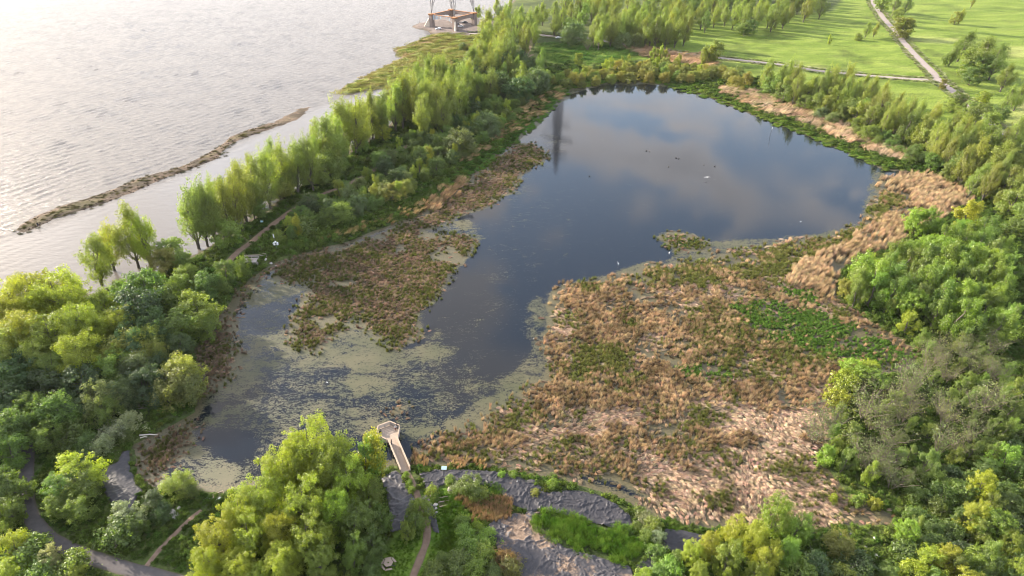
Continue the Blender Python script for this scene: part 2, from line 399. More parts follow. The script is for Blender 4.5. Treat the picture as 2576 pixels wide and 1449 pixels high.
xs = axis(-260, 300, 1.3, -5200, 6500); ys = axis_y(44, 700, .9, -250, 5900)
gx, gy, gf = grid(xs, ys)
gh = ground_h(gx, gy); gcol = land_colour(gx, gy, gh)
gh = np.where((gy > 900), np.maximum(gh, np.where(gh > 0, .5, gh)), gh)
GV = np.stack([gx, gy, gh], -1); fc = GV[gf].mean(1)
cl = np.zeros(len(gf), int); alive = (gh[gf].max(1) > -.75)
fx, fy = fc[:, 0], fc[:, 1]
cl[sdfb(MEADOW, fx, fy) > 0] = 1; cl[sdfb(SPIT, fx, fy) > 0] = 2
cl[(sdfb(LAND, fx, fy, 14) < -1.0) & (np.maximum(sdfb(BAR, fx, fy, 8), sdfb(BAR2, fx, fy, 8)) > -7.5)] = 3
cl[sdfb(LAWN, fx, fy) > 0] = 4; cl[sdfb(GRAVEL_LOT, fx, fy) > 0] = 5
for k, nm in enumerate(('ground', 'meadow', 'grassy_spit', 'gravel_bar', 'lawn', 'gravel_lot')):
    o = sub(nm, GV, gf, (cl == k) & alive, {'col': gcol}, M['ground']); tag(o, kind='structure')
# beds under the water close the terrain
bed = sub('lake_bed', np.stack([gx, gy, np.full_like(gx, -1.6)], -1), gf, gh[gf].min(1) < -.6, {}, simple('silt_bed', (.10, .085, .06), .95))
tag(bed, kind='structure')

# ---- river
LAGOON = poly((-200,640),(40,590),(100,575),(330,490),(480,430),(560,385),(640,342),(700,320),(790,275),(960,225),(1030,275),(900,380),(700,520),(560,620),(400,700),(130,770),(-200,760))
def river_material():
    m, t, o = newmat('river_water'); b = N(t, 'ShaderNodeBsdfPrincipled', Roughness=.12)
    b.inputs['IOR'].default_value = 1.34; b.inputs['Base Color'].default_value = (.105, .094, .085, 1); b.inputs['Specular IOR Level'].default_value = .5
    p = geom_pos(t); mp = N(t, 'ShaderNodeMapping'); mp.inputs['Rotation'].default_value = (0, 0, rad(-49)); mp.inputs['Scale'].default_value = (.38, 1, 1)
    t.links.new(p, mp.inputs[0])
    n1 = N(t, 'ShaderNodeTexNoise', Scale=.62, Detail=5.0, Roughness=.66); t.links.new(mp.outputs[0], n1.inputs['Vector'])
    n2 = N(t, 'ShaderNodeTexNoise', Scale=2.6, Detail=3.0); t.links.new(mp.outputs[0], n2.inputs['Vector'])
    hsum = math_node(t, 'ADD', n1.outputs[0], math_node(t, 'MULTIPLY', n2.outputs[0], .22))
    a = N(t, 'ShaderNodeAttribute'); a.attribute_name = 'chop'
    bp = N(t, 'ShaderNodeBump', Distance=.55); t.links.new(math_node(t, 'MULTIPLY', a.outputs['Fac'], 1.0), bp.inputs['Strength'])
    t.links.new(hsum, bp.inputs['Height']); t.links.new(bp.outputs[0], b.inputs['Normal']); t.links.new(b.outputs[0], o.inputs[0]); return m
M['river'] = river_material()
rx = axis(-430, 60, 1.15, -6000, 400, 1.2); ry = axis_y(130, 720, 1.0, -300, 5900)
X, Y, F = grid(rx, ry); rs = np.random.RandomState(4)
dl = sdfb(LAND, X, Y, 14)
calm = sstep(-6, 6, sdfb(LAGOON, X, Y)); amp = (1-.88*calm)*sstep(900, 600, np.hypot(X, Y))*sstep(1, -4, sdfb(BAR, X, Y, 8))
Z = np.zeros_like(X); wx = X+(fbm(X, Y, 60, 2, 3)-.5)*10; wy = Y+(fbm(X, Y, 45, 2, 4)-.5)*10
for i in range(26):
    lam = 2.6*(1.6**rs.uniform(0, 1.3)); th = math.atan2(-.65, .76)+rs.normal(0, .24); k = 2*math.pi/lam; ph = rs.uniform(0, 6.28)
    s = np.sin(k*(wx*math.cos(th)+wy*math.sin(th))+ph); Z +=   .0068*lam**.9*(s+.35*(s*s-.5))
Z *= amp*(.55+.9*fbm(X, Y, 22, 2, 9))
RV = np.stack([X, Y, Z], -1)
o = sub('river', RV, F, (dl[F].max(1) < 8) & (sdfb(BASIN, X, Y, 6)[F].max(1) < -2), {'chop': .18+.82*(1-calm)}, M['river']); tag(o, kind='structure')

# ---- pond surface with floating weed, and the marsh around it
A = []                                  # (outline, floating weed density, plant litter, softness m)
A.append((poly((600,745),(660,700),(760,668),(840,660),(800,720),(745,790),(735,860),(800,900),(950,900),(1060,860),(1100,830),(1090,870),(1000,915),(860,925),(640,900),(590,830)), .56, .05, 3))
A.append((poly((610,760),(640,770),(700,760),(790,720),(770,800),(700,850),(640,850),(600,830)), -.55, 0, 3))
A.append((poly((500,930),(600,890),(760,890),(1010,905),(1060,860),(1150,900),(1330,960),(1250,1020),(1130,1070),(1000,1110),(850,1130),(640,1240),(540,1200),(490,1120),(505,1000)), .33, .0, 5))
A.append((poly((620,1010),(850,1000),(980,1000),(960,1080),(700,1090),(560,1060)), .10, 0, 4))
A.append((poly((500,930),(600,880),(740,890),(640,960),(560,1010),(530,1090),(500,1060)), .34, .12, 4))
A.append((poly((440,1120),(510,1120),(560,1150),(620,1180),(570,1215),(560,1260),(440,1240)), .42, .1, 2))
A.append((poly((520,1075),(640,1085),(640,1110),(610,1180),(560,1150),(500,1110)), -.4, 0, 2))
A.append((poly((1350,740),(1400,770),(1370,850),(1400,910),(1330,985),(1260,1040),(1180,1080),(1040,1120),(960,1110),(1000,1070),(1150,1050),(1230,1000),(1300,950),(1330,880),(1310,830)), .44, .0, 2))
A.append((poly((1060,760),(1140,700),(1180,640),(1230,600),(1180,545),(1150,560),(1180,610),(1110,700),(1020,800),(1000,860),(1080,830)), .40, .0, 2.5))
A.append((poly((1040,590),(1100,555),(1190,560),(1150,600),(1080,620)), .35, 0, 2))
A.append((poly((870,945),(930,925),(975,940),(970,975),(900,985)), .6, .0, 1.5))
A.append((poly((1660,590),(1700,580),(1790,605),(1880,600),(2050,590),(2160,560),(2200,430),(2240,440),(2260,500),(2150,600),(1900,680),(1640,700),(1520,720),(1440,740),(1380,745),(1480,700),(1600,665),(1690,650)), .55, .15, 2))
A.append((poly((1330,340),(1400,330),(1430,370),(1400,420),(1330,470),(1290,500),(1300,440)), .24, 0, 4))
A.append((poly((1430,225),(1520,206),(1680,206),(1720,225),(1640,214),(1520,214),(1440,236),(1380,290),(1330,340),(1340,300)), .6, .2, 1.5))
A.append((poly((1300,470),(1420,480),(1480,560),(1380,680),(1330,830),(1150,900),(1080,850),(1180,700),(1240,560)), .13, 0, 6))
A.append((poly((600,730),(680,670),(830,625),(960,590),(900,680),(790,720),(740,800),(730,870),(600,900),(560,860)), .22, .12, 4))
A.append((poly((765,812),(850,800),(935,800),(1000,870),(960,900),(860,905),(770,890)), .62, .0, 2.5))
A.append((poly((880,935),(925,925),(968,940),(966,975),(905,990),(880,965)), .5, .0, 1.5))
A.append((poly((605,665),(640,690),(780,690),(860,660),(830,690),(770,720),(690,735),(620,760)), .3, .0, 3))
A.append((poly((1060,1170),(1180,1090),(1330,985),(1380,1010),(1300,1100),(1120,1175)), .5, 0, 4))
Lm = []                                 # litter (dead reed mat) outlines
M1 = poly((1372,738),(1420,716),(1540,694),(1640,662),(1700,664),(1780,645),(1880,624),(1960,608),(2100,592),(2160,562),(2215,450),(2330,435),(2440,470),(2440,510),(2300,590),(2200,640),(2110,680),(2105,750),(2200,815),(2310,890),(2290,930),(2130,950),(2110,1060),(2060,1160),(2130,1240),(2250,1300),(2240,1325),(2000,1325),(1900,1335),(1780,1328),(1640,1295),(1590,1262),(1600,1240),(1540,1215),(1440,1200),(1330,1185),(1130,1172),(1040,1168),(1030,1130),(1100,1095),(1200,1062),(1265,1012),(1330,965),(1375,925),(1362,880),(1350,835),(1372,790))
M2 = poly((775,690),(800,660),(830,638),(950,595),(1050,562),(1100,585),(1180,588),(1215,605),(1180,650),(1140,690),(1095,765),(1060,805),(1072,850),(1000,880),(940,850),(900,800),(866,830),(812,890),(735,880),(716,840),(735,780),(765,735))
M3 = poly((1180,450),(1230,405),(1290,362),(1340,360),(1385,392),(1330,438),(1285,488),(1240,518),(1150,552),(1060,590),(980,595),(900,612),(1040,545),(1130,485))
M4 = poly((480,880),(545,800),(590,745),(640,692),(700,657),(820,620),(860,640),(760,668),(680,690),(620,745),(600,800),(590,850),(608,900),(585,950),(530,1000),(500,1010),(480,960))
M5 = poly((330,1130),(420,1080),(495,1050),(500,1110),(470,1130),(440,1200),(430,1240),(380,1240),(335,1190))
M6 = poly((1655,595),(1690,580),(1740,592),(1790,612),(1770,632),(1700,640),(1668,622))
M7 = poly((970,1035),(1000,1012),(1030,1020),(1020,1045),(985,1050)); M8 = poly((1040,1120),(1120,1085),(1180,1070),(1200,1110),(1080,1150))
M9 = poly((680,700),(700,664),(830,628),(960,588),(1000,600),(900,650),(820,690),(770,720),(720,712))
MARSH = [wobble(p, 1.6, 5, 30+i, step=1.5) for i, p in enumerate((M1, M2, M3, M4, M5, M6, M7, M8, M9))]
def marsh_s(x, y):
    s = np.full(x.shape, -12.)
    for p in MARSH: s = np.maximum(s, sdfb(p, x, y))
    return s
def pond_material():
    m, t, o = newmat('pond_water'); p = geom_pos(t)
    wa = N(t, 'ShaderNodeBsdfPrincipled', Roughness=.02); wa.inputs['IOR'].default_value = 1.34
    wa.inputs['Base Color'].default_value = (.005, .0075, .012, 1); wa.inputs['Specular IOR Level'].default_value = .42
    mp = N(t, 'ShaderNodeMapping'); mp.inputs['Rotation'].default_value = (0, 0, rad(-45)); mp.inputs['Scale'].default_value = (.6, 1, 1); t.links.new(p, mp.inputs[0])
    r = N(t, 'ShaderNodeTexNoise', Scale=2.2, Detail=3.0, Roughness=.6); t.links.new(mp.outputs[0], r.inputs['Vector'])
    gust = N(t, 'ShaderNodeTexNoise', Scale=.025, Detail=3.0); t.links.new(p, gust.inputs['Vector'])
    bp = N(t, 'ShaderNodeBump', Distance=.018); t.links.new(maprange(t, gust.outputs[0], .4, .62, .10, .5), bp.inputs['Strength']); t.links.new(r.outputs[0], bp.inputs['Height'])
    t.links.new(bp.outputs[0], wa.inputs['Normal'])
    al = N(t, 'ShaderNodeAttribute'); al.attribute_name = 'algae'; li = N(t, 'ShaderNodeAttribute'); li.attribute_name = 'litter'
    # floating weed: rafts of several sizes, torn into flecks
    mw = N(t, 'ShaderNodeMapping'); mw.inputs['Scale'].default_value = (.75, 1.15, 1); t.links.new(p, mw.inputs[0])
    a1 = N(t, 'ShaderNodeTexNoise', Scale=.16, Detail=6.0, Roughness=.7, Distortion=.4); t.links.new(mw.outputs[0], a1.inputs['Vector'])
    a2 = N(t, 'ShaderNodeTexNoise', Scale=.85, Detail=7.0, Roughness=.78); t.links.new(mw.outputs[0], a2.inputs['Vector'])
    an = math_node(t, 'ADD', math_node(t, 'MULTIPLY', a1.outputs[0], .42), math_node(t, 'MULTIPLY', a2.outputs[0], .58))
    a3 = N(t, 'ShaderNodeTexNoise', Scale=3.4, Detail=3.0, Roughness=.6); t.links.new(mw.outputs[0], a3.inputs['Vector'])
    an = math_node(t, 'ADD', an, math_node(t, 'MULTIPLY', math_node(t, 'SUBTRACT', a3.outputs[0], .5), .34))
    fac = maprange(t, math_node(t, 'ADD', an, math_node(t, 'MULTIPLY', al.outputs['Fac'], .40)), .645, .70, 0, 1)
    fl = N(t, 'ShaderNodeTexNoise', Scale=.12, Detail=4.0); t.links.new(p, fl.inputs['Vector'])
    wc = mixcol(t, maprange(t, fl.outputs[0], .38, .62), (.044, .047, .018), (.076, .069, .034))
    wc = mixcol(t, maprange(t, a2.outputs[0], .3, .7, .0, .55), wc, (.034, .036, .014))
    lf = N(t, 'ShaderNodeTexNoise', Scale=2.4, Detail=6.0, Roughness=.7); t.links.new(p, lf.inputs['Vector'])
    lc = mixcol(t, maprange(t, lf.outputs[0], .35, .65), (.032, .032, .013), (.090, .074, .038))
    lfac = maprange(t, math_node(t, 'ADD', lf.outputs[0], math_node(t, 'MULTIPLY', li.outputs['Fac'], .55)), .66, .80, 0, 1)
    d = N(t, 'ShaderNodeBsdfPrincipled', Roughness=.55); d.inputs['Specular IOR Level'].default_value = .35
    t.links.new(mixcol(t, lfac, wc, lc), d.inputs['Base Color'])
    bb = N(t, 'ShaderNodeBump', Strength=.5, Distance=.12); t.links.new(lf.outputs[0], bb.inputs['Height']); t.links.new(bb.outputs[0], d.inputs['Normal'])
    mx = N(t, 'ShaderNodeMixShader'); t.links.new(math_node(t, 'MAXIMUM', fac, lfac), mx.inputs[0])
    t.links.new(wa.outputs[0], mx.inputs[1]); t.links.new(d.outputs[0], mx.inputs[2]); t.links.new(mx.outputs[0], o.inputs[0]); return m
M['pond'] = pond_material()
lo = BASIN.min(0)-3; hi = BASIN.max(0)+3
X, Y, F = grid(np.arange(lo[0], hi[0], .9), axis_y(lo[1], hi[1], .65, lo[1]-1, hi[1]))
db = sdfb(BASIN, X, Y, 8); alg = np.zeros_like(X); lit = np.zeros_like(X)
for pl, a, l, s in A:
    k = sstep(-s, s, sdfb(pl, X, Y)+(fbm(X, Y, 6, 4, 61)-.5)*2.2*s); alg += a*k; lit += l*k
ms = marsh_s(X, Y); mk = sstep(-1.0, 2.0, ms+(fbm(X, Y, 4, 3, 71)-.5)*3)
lit = np.maximum(lit, mk*(.45+.45*fbm(X, Y, 12, 3, 81))); alg = np.maximum(alg, mk*.72)
edge = sstep(2.5, 0, db); lit = np.maximum(lit, edge*.8); soft_ = np.clip(alg, 0, .53+.16*(fbm(X, Y, 9, 3, 91)-.5)); alg = np.where(mk > .3, np.clip(alg, 0, 1), soft_)
PV = np.stack([X, Y, np.full_like(X, .02)], -1)
ink = db[F].max(1) > -2.2
im = (ms[F].mean(1) > 0)
for nm, k in (('pond', ink & ~im), ('marsh', ink & im)):
    o = sub(nm, PV, F, k, {'algae': alg, 'litter': lit}, M['pond']); tag(o, kind='structure')

# ---- roads and paths: ribbons draped on the land, with worn edges
def ribbon(name, px, width, mat, seed, dz=.09, cols=7, wob=.35, step=1.2, world=None):
    pts = G(*np.array(px, float).T) if world is None else np.array(world, float)
    # Catmull-Rom
    q = np.concatenate([[2*pts[0]-pts[1]], pts, [2*pts[-1]-pts[-2]]]); cen = []
    for i in range(1, len(q)-2):
        k = max(2, int(np.hypot(*(q[i+1]-q[i]))/step))
        for t in np.arange(k)/k:
            cen.append(.5*((2*q[i])+(-q[i-1]+q[i+1])*t+(2*q[i-1]-5*q[i]+4*q[i+1]-q[i+2])*t*t+(-q[i-1]+3*q[i]-3*q[i+1]+q[i+2])*t**3))
    cen = np.array(cen+[pts[-1]]); tg = np.gradient(cen, axis=0); tg /= np.linalg.norm(tg, axis=1)[:, None]+1e-9
    nr = np.stack([-tg[:, 1], tg[:, 0]], -1); V = []; n = len(cen)
    wl = width/2+(fbm(cen[:, 0], cen[:, 1], 3, 3, seed)-.5)*2*wob; wr = width/2+(fbm(cen[:, 0]+50, cen[:, 1], 3, 3, seed+3)-.5)*2*wob
    for j in range(cols):
        f = j/(cols-1)*2-1; off = np.where(f < 0, wl, wr)*f; V.append(cen+nr*off[:, None])
    V = np.stack(V, 1).reshape(-1, 2); z = ground_h(V[:, 0], V[:, 1])+dz
    e = np.abs(np.tile(np.arange(cols)/(cols-1)*2-1, n)); z -= np.where(e > .99, dz*.8, 0)
    i = np.arange(n*cols).reshape(n, cols); Fq = np.stack([i[:-1, :-1], i[:-1, 1:], i[1:, 1:], i[1:, :-1]], -1).reshape(-1, 4)
    o = link(name, mesh_np(name, np.concatenate([V, z[:, None]], 1), Fq, True, {'edge': e}), mat); tag(o, kind='structure'); return cen
def road_mat(name, c1, c2, ce):
    m, t, o = newmat(name); b = N(t, 'ShaderNodeBsdfPrincipled', Roughness=.95); b.inputs['Specular IOR Level'].default_value = .2
    p = geom_pos(t); n = N(t, 'ShaderNodeTexNoise', Scale=.9, Detail=8.0, Roughness=.7); t.links.new(p, n.inputs['Vector'])
    a = N(t, 'ShaderNodeAttribute'); a.attribute_name = 'edge'
    c = mixcol(t, maprange(t, n.outputs[0], .3, .7), c1, c2)
    c = mixcol(t, maprange(t, math_node(t, 'ADD', a.outputs['Fac'], math_node(t, 'MULTIPLY', n.outputs[0], .5)), .95, 1.35), c, ce)
    t.links.new(c, b.inputs['Base Color']); bp = N(t, 'ShaderNodeBump', Strength=.3, Distance=.1); t.links.new(n.outputs[0], bp.inputs['Height']); t.links.new(bp.outputs[0], b.inputs['Normal'])
    t.links.new(b.outputs[0], o.inputs[0]); return m
M['gravel_road'] = road_mat('gravel_road', (.19, .165, .16), (.26, .22, .21), (.14, .13, .07))
M['dirt'] = road_mat('dirt_path', (.125, .085, .062), (.205, .145, .108), (.08, .085, .035))
M['asphalt'] = road_mat('old_asphalt', (.060, .055, .058), (.088, .082, .082), (.07, .06, .04))
PATHS = {}
PATHS['field'] = ribbon('gravel_road', [(2188,-40),(2195,5),(2205,25),(2232,60),(2258,88),(2275,112),(2310,150),(2345,185),(2360,205),(2395,232),(2430,262),(2462,290),(2490,315),(2540,350)], 4.4, M['gravel_road'], 1)
PATHS['cross'] = ribbon('gravel_road', [(1180,88),(1260,86),(1330,88),(1400,94),(1470,98),(1530,108),(1600,120),(1700,135),(1850,153),(1960,166),(2060,182),(2180,193),(2290,202),(2350,205)], 4.4, M['gravel_road'], 2)
PATHS['shore'] = ribbon('dirt_path', [(560,690),(592,648),(640,610),(700,560),(745,530),(800,500),(866,474),(930,440),(990,395),(1060,345),(1110,300),(1145,268),(1180,255),(1230,225),(1300,170),(1330,130),(1340,95)], 2.5, M['dirt'], 3)
PATHS['asphalt'] = ribbon('footpath', [(60,1090),(72,1140),(70,1200),(70,1260),(88,1315),(130,1362),(190,1394),(260,1418),(330,1440),(420,1462),(560,1500)], 2.6, M['asphalt'], 4, wob=.15)
PATHS['trail'] = ribbon('dirt_trail', [(372,1432),(400,1398),(425,1370),(455,1340),(485,1312),(510,1292)], .9, M['dirt'], 5, wob=.3, step=.5)
PATHS['pier'] = ribbon('dirt_path', [(1012,1178),(1024,1194),(1038,1218),(1050,1250),(1062,1290),(1076,1335),(1072,1370),(1060,1405),(1046,1440),(1030,1490)], 1.35, M['dirt'], 6, wob=.2, step=.5)
PATHS['bend'] = ribbon('dirt_path', [(1340,140),(1328,150),(1322,165),(1325,180)], 2.2, M['dirt'], 7)

# ---- plastic ground sheets
def tarp_mat():
    m, t, o = newmat('black_plastic_sheet'); b = N(t, 'ShaderNodeBsdfPrincipled', Roughness=.42); b.inputs['Specular IOR Level'].default_value = .24
    p = geom_pos(t); n = N(t, 'ShaderNodeTexNoise', Scale=1.6, Detail=7.0, Roughness=.7); t.links.new(p, n.inputs['Vector'])
    a = N(t, 'ShaderNodeAttribute'); a.attribute_name = 'mud'
    w = N(t, 'ShaderNodeAttribute'); w.attribute_name = 'paler'
    c = mixcol(t, maprange(t, n.outputs[0], .3, .7), (.013, .013, .017), (.028, .028, .034))
    c = mixcol(t, maprange(t, w.outputs['Fac'], .0, 1.0, 0, .7), c, (.10, .095, .10))
    mc = mixcol(t, maprange(t, n.outputs[0], .35, .65), (.085, .058, .042), (.19, .14, .105))
    f = maprange(t, math_node(t, 'ADD', math_node(t, 'MULTIPLY', n.outputs[0], .7), a.outputs['Fac']), .62, .85)
    t.links.new(mixcol(t, f, c, mc), b.inputs['Base Color']); t.links.new(maprange(t, f, 0, 1, .5, .9), b.inputs['Roughness'])
    t.links.new(b.outputs[0], o.inputs[0]); return m
M['tarp'] = tarp_mat()
def tarp(label, pl, mud, wr, seed, z=.12, step=.15, paler=0.0):
    pl = wobble(pl, .25, 1.6, seed, step=.6); lo = pl.min(0)-.5; hi = pl.max(0)+.5
    X, Y, F = grid(np.arange(lo[0], hi[0], step), np.arange(lo[1], hi[1], step))
    s = sdf(pl, X, Y)
    wxx = X+(fbm(X, Y, 3.0, 3, seed)-.5)*3.5; wyy = Y+(fbm(X, Y, 3.0, 3, seed+9)-.5)*3.5
    r1 = 1-np.abs(2*fbm(wxx*.55+wyy*.3, wyy*1.2-wxx*.2, 2.3, 2, seed+1)-1); r2 = 1-np.abs(2*fbm(wxx*1.2, wyy*.6, 1.2, 2, seed+2)-1); r3 = 1-np.abs(2*fbm(X, Y, .9, 2, seed+6)-1)
    rid = np.clip(r1, 0, 1)**14*.60+np.clip(r2, 0, 1)**12*.42+np.clip(r3, 0, 1)**8*.16
    h = ground_h(X, Y)+z+.08+rid*wr+fbm(X, Y, 5, 2, seed+4)*.15; h -= sstep(.4, 0, s)*.16
    md = np.clip(mud*1.6*(fbm(X, Y, 3.2, 4, seed+3)-.32)-rid*.55+mud*.1, 0, 1)
    pale_ = np.clip(paler*(.4+rid*1.5), 0, 1)  # paler sheet colour, strongest along the crease ridges
    V = np.stack([X, Y, h], -1); keep = s[F].min(1) > 0
    o = sub('ground_sheet', V, F, keep, {'mud': md, 'paler': pale_}, M['tarp'], smooth=True)
    return tag(o, label, 'plastic sheet')
TARPS = [poly((1052,1194),(1100,1186),(1180,1186),(1250,1190),(1300,1202),(1352,1226),(1380,1248),(1450,1236),(1500,1246),(1548,1272),(1584,1306),(1594,1348),(1540,1338),(1440,1312),(1366,1290),(1330,1296),(1292,1278),(1240,1236),(1180,1222),(1110,1232),(1096,1250),(1076,1248)),
 poly((960,1210),(996,1186),(1014,1204),(1030,1240),(1046,1268),(1050,1300),(1036,1330),(980,1350),(980,1290)),
 poly((1052,1262),(1076,1250),(1096,1290),(1104,1330),(1108,1350),(1090,1345),(1068,1298)),
 poly((1290,1300),(1330,1294),(1362,1292),(1342,1316),(1420,1384),(1585,1432),(1600,1470),(1560,1520),(1330,1520),(1300,1450),(1230,1362),(1214,1338),(1250,1312)),
 poly((1600,1430),(1640,1398),(1650,1420),(1610,1500),(1590,1470)),
 poly((1672,1336),(1722,1340),(1790,1356),(1770,1400),(1700,1402),(1660,1392)),
 poly((242,1204),(270,1184),(300,1168),(310,1140),(328,1134),(330,1165),(332,1190),(345,1216),(364,1240),(346,1260),(346,1296),(322,1302),(300,1290),(280,1270),(262,1240)),
 poly((1900,1385),(1960,1372),(2000,1382),(1990,1400),(1930,1402))]
tarp('long black plastic sheet with sharp creases between the marsh and the lush rushes', TARPS[0], .32, .42, 101, paler=.2)
tarp('grey creased plastic sheet between the dirt path and the big lime-green trees', TARPS[1], .25, .40, 111, paler=.8)
tarp('narrow strip of crumpled plastic sheet between the dirt path and the boulders', TARPS[2], .15, .40, 121, paler=.7)
tarp('mud-stained crumpled plastic sheet around the reddish bush below the lush rushes', TARPS[3], .95, .46, 131, paler=.55)
tarp('small plastic sheet at the lower corner of the lush rush bed', TARPS[4], .35, .3, 141, paler=.2)
tarp('smooth black plastic sheet beside the white-flowering brambles and lime trees', TARPS[5], .1, .15, 151)
tarp('grey-violet plastic sheet in the clearing next to the footpath', TARPS[6], .18, .16, 161, paler=.35)
tarp('scrap of dark plastic sheet half hidden under the olive bush', TARPS[7], .25, .3, 171)
# ------------------------------------------------------------------ tower foundation and power pylons
def tower(loc, rz, label, base=True):
    t = thing('power_pylon', label, 'pylon', loc, rz)
    hs = 11.0; cor = [(-hs, -hs), (hs, -hs), (hs, hs), (-hs, hs)]
    zt = 9.2
    for i, (cx, cy) in enumerate(cor):
        b = MB(); b.prism([(cx+dx*1.7, cy+dy*1.7) for dx, dy in ((-1, -1), (1, -1), (1, 1), (-1, 1))], -.5, zt-.9, [(cx+dx*1.35, cy+dy*1.35) for dx, dy in ((-1, -1), (1, -1), (1, 1), (-1, 1))])
        pier = b.build('pier', M['concrete'], t, bevel=.15)
        cap = MB(); cap.prism([(cx+dx*1.6, cy+dy*1.6) for dx, dy in ((-1, -1), (1, -1), (1, 1), (-1, 1))], zt-.9, zt+.15, [(cx+dx*1.9, cy+dy*1.9) for dx, dy in ((-1, -1), (1, -1), (1, 1), (-1, 1))])
        cap.build('pier_cap', M['lichen'], pier, bevel=.1)
        ux, uy = cx/hs, cy/hs; q = MB()
        px, py = -uy*.45, ux*.45
        q.add([(cx+ux*1.2+px, cy+uy*1.2+py, zt-2.5), (cx+ux*1.2-px, cy+uy*1.2-py, zt-2.5), (cx+ux*4.6-px, cy+uy*4.6-py, -.4), (cx+ux*4.6+px, cy+uy*4.6+py, -.4), (cx+ux*1.2+px, cy+uy*1.2+py, -.4), (cx+ux*1.2-px, cy+uy*1.2-py, -.4)],
              [(0, 1, 2, 3), (0, 3, 4), (1, 5, 2), (3, 2, 5, 4), (0, 4, 5, 1)])
        q.build('buttress', M['stone_pale'], pier)
    for i in range(4):
        a, c = cor[i], cor[(i+1) % 4]; d = Vector((c[0]-a[0], c[1]-a[1], 0)).normalized()
        pa = Vector((a[0], a[1], 0))+d*1.5; pc = Vector((c[0], c[1], 0))-d*1.5; n = Vector((-d.y, d.x, 0))*.45
        k = 9; vs = []; fs = []
        for j in range(k):
            f = j/(k-1); m = pa.lerp(pc, f); zb = 5.6+1.0*math.sin(f*math.pi)-(.9 if j in (0, k-1) else 0)
            for s in (-1, 1): vs += [(m.x+n.x*s, m.y+n.y*s, zb), (m.x+n.x*s, m.y+n.y*s, zt-.35)]
        for j in range(k-1):
            o = j*4; fs += [(o, o+4, o+5, o+1), (o+2, o+3, o+7, o+6), (o, o+2, o+6, o+4), (o+1, o+5, o+7, o+3)]
        fs += [(0, 1, 3, 2), (4*k-4, 4*k-2, 4*k-1, 4*k-3)]
        bm_ = MB().add(vs, fs).build('beam', M['graffiti'] if i == 0 else M['concrete'], t)
        tp = MB(); tp.beam((pa.x, pa.y, zt-.25), (pc.x, pc.y, zt-.25), 1.15, .2); tp.build('beam_top', M['lichen'], bm_)
    def lattice(b, A, B, n, r, rb):
        """square lattice mast between 4-corner rings A and B"""
        for i in range(4): b.tube(A[i], B[i], r, r, 4, False)
        prev = A
        for j in range(1, n+1):
            cur = [A[i].lerp(B[i], j/n) for i in range(4)]
            for i in range(4):
                k = (i+1) % 4; b.tube(cur[i], cur[k], rb, rb, 3, False)
                b.tube(prev[i], cur[k], rb, rb, 3, False); b.tube(prev[k], cur[i], rb, rb, 3, False)
            prev = cur
    waist = 92.0
    for cx, cy in cor:
        b = MB(); pin = Vector((cx, cy, zt+.1)); d = Vector((-cx, -cy, 0))/hs
        def ring(z, w):
            f = (z-zt)/(waist-zt); c = Vector((cx*(1-.80*f), cy*(1-.80*f), z))
            return [c+Vector((sx*w/2, sy*w/2, 0)) for sx, sy in ((-1, -1), (1, -1), (1, 1), (-1, 1))]
        lattice(b, [pin.copy() for _ in range(4)], ring(24, 3.4), 3, .17, .08); lattice(b, ring(24, 3.4), ring(waist, 2.6), 12, .42, .26)
        b.build('leg', M['galv'], t)
    b = MB(); R = lambda z, w: [Vector((sx*w/2, sy*w/2, z)) for sx, sy in ((-1, -1), (1, -1), (1, 1), (-1, 1))]
    lattice(b, R(waist-4, 7.5), R(160, 3.0), 12, .6, .34); lattice(b, R(160, 3.0), R(172, .5), 3, .45, .25); b.build('tower_body', M['galv'], t)
    for z, w in ((118, 15), (134, 19), (150, 13)):
        b = MB()
        for s in (-1, 1):
            A_ = [Vector((s*1.5, sy*1.6, z+dz)) for sy, dz in ((-1, 0), (1, 0), (1, 2.6), (-1, 2.6))]; B_ = [Vector((s*w, sy*.3, z+.6+dz)) for sy, dz in ((-1, 0), (1, 0), (1, .5), (-1, .5))]
            lattice(b, A_, B_, 6, .5, .28)
        b.build('crossarm', M['galv'], t)
    return t
M['stone_pale'] = simple('pale_concrete', (.55, .47, .38), .9, var=.2, scale=.8)
def graffiti():
    m, t, o = newmat('painted_concrete'); b = N(t, 'ShaderNodeBsdfPrincipled', Roughness=.85); g = N(t, 'ShaderNodeTexCoord')
    mp = N(t, 'ShaderNodeMapping'); mp.inputs['Scale'].default_value = (1.1, 1.1, .16); t.links.new(g.outputs['Object'], mp.inputs[0])
    n = N(t, 'ShaderNodeTexNoise', Scale=1.0, Detail=3.0); t.links.new(mp.outputs[0], n.inputs['Vector'])
    n2 = N(t, 'ShaderNodeTexNoise', Scale=.5, Detail=5.0); t.links.new(g.outputs['Object'], n2.inputs['Vector'])
    c = mixcol(t, n2.outputs[0], (.25, .22, .22), (.40, .34, .31)); c = mixcol(t, maprange(t, n.outputs[0], .56, .62), c, (.30, .42, .50))
    t.links.new(c, b.inputs['Base Color']); t.links.new(b.outputs[0], o.inputs[0]); return m
M['graffiti'] = graffiti()
_c = [P(u/1.5528, v/1.5528, 9) for u, v in ((1692, 57), (1767, 41), (1784, 71), (1845, 52))]
pcx = (_c[0][0]+_c[3][0])/2; pcy = (_c[0][1]+_c[3][1])/2
prz = math.atan2(_c[2][1]-_c[0][1], _c[2][0]-_c[0][0])
tower((pcx, pcy, .3), prz, 'steel lattice pylon on an orange-topped concrete ring of four piers by the river')
tower((45.5, 668, .3), prz, 'second lattice pylon seen only as a reflection in the pond')

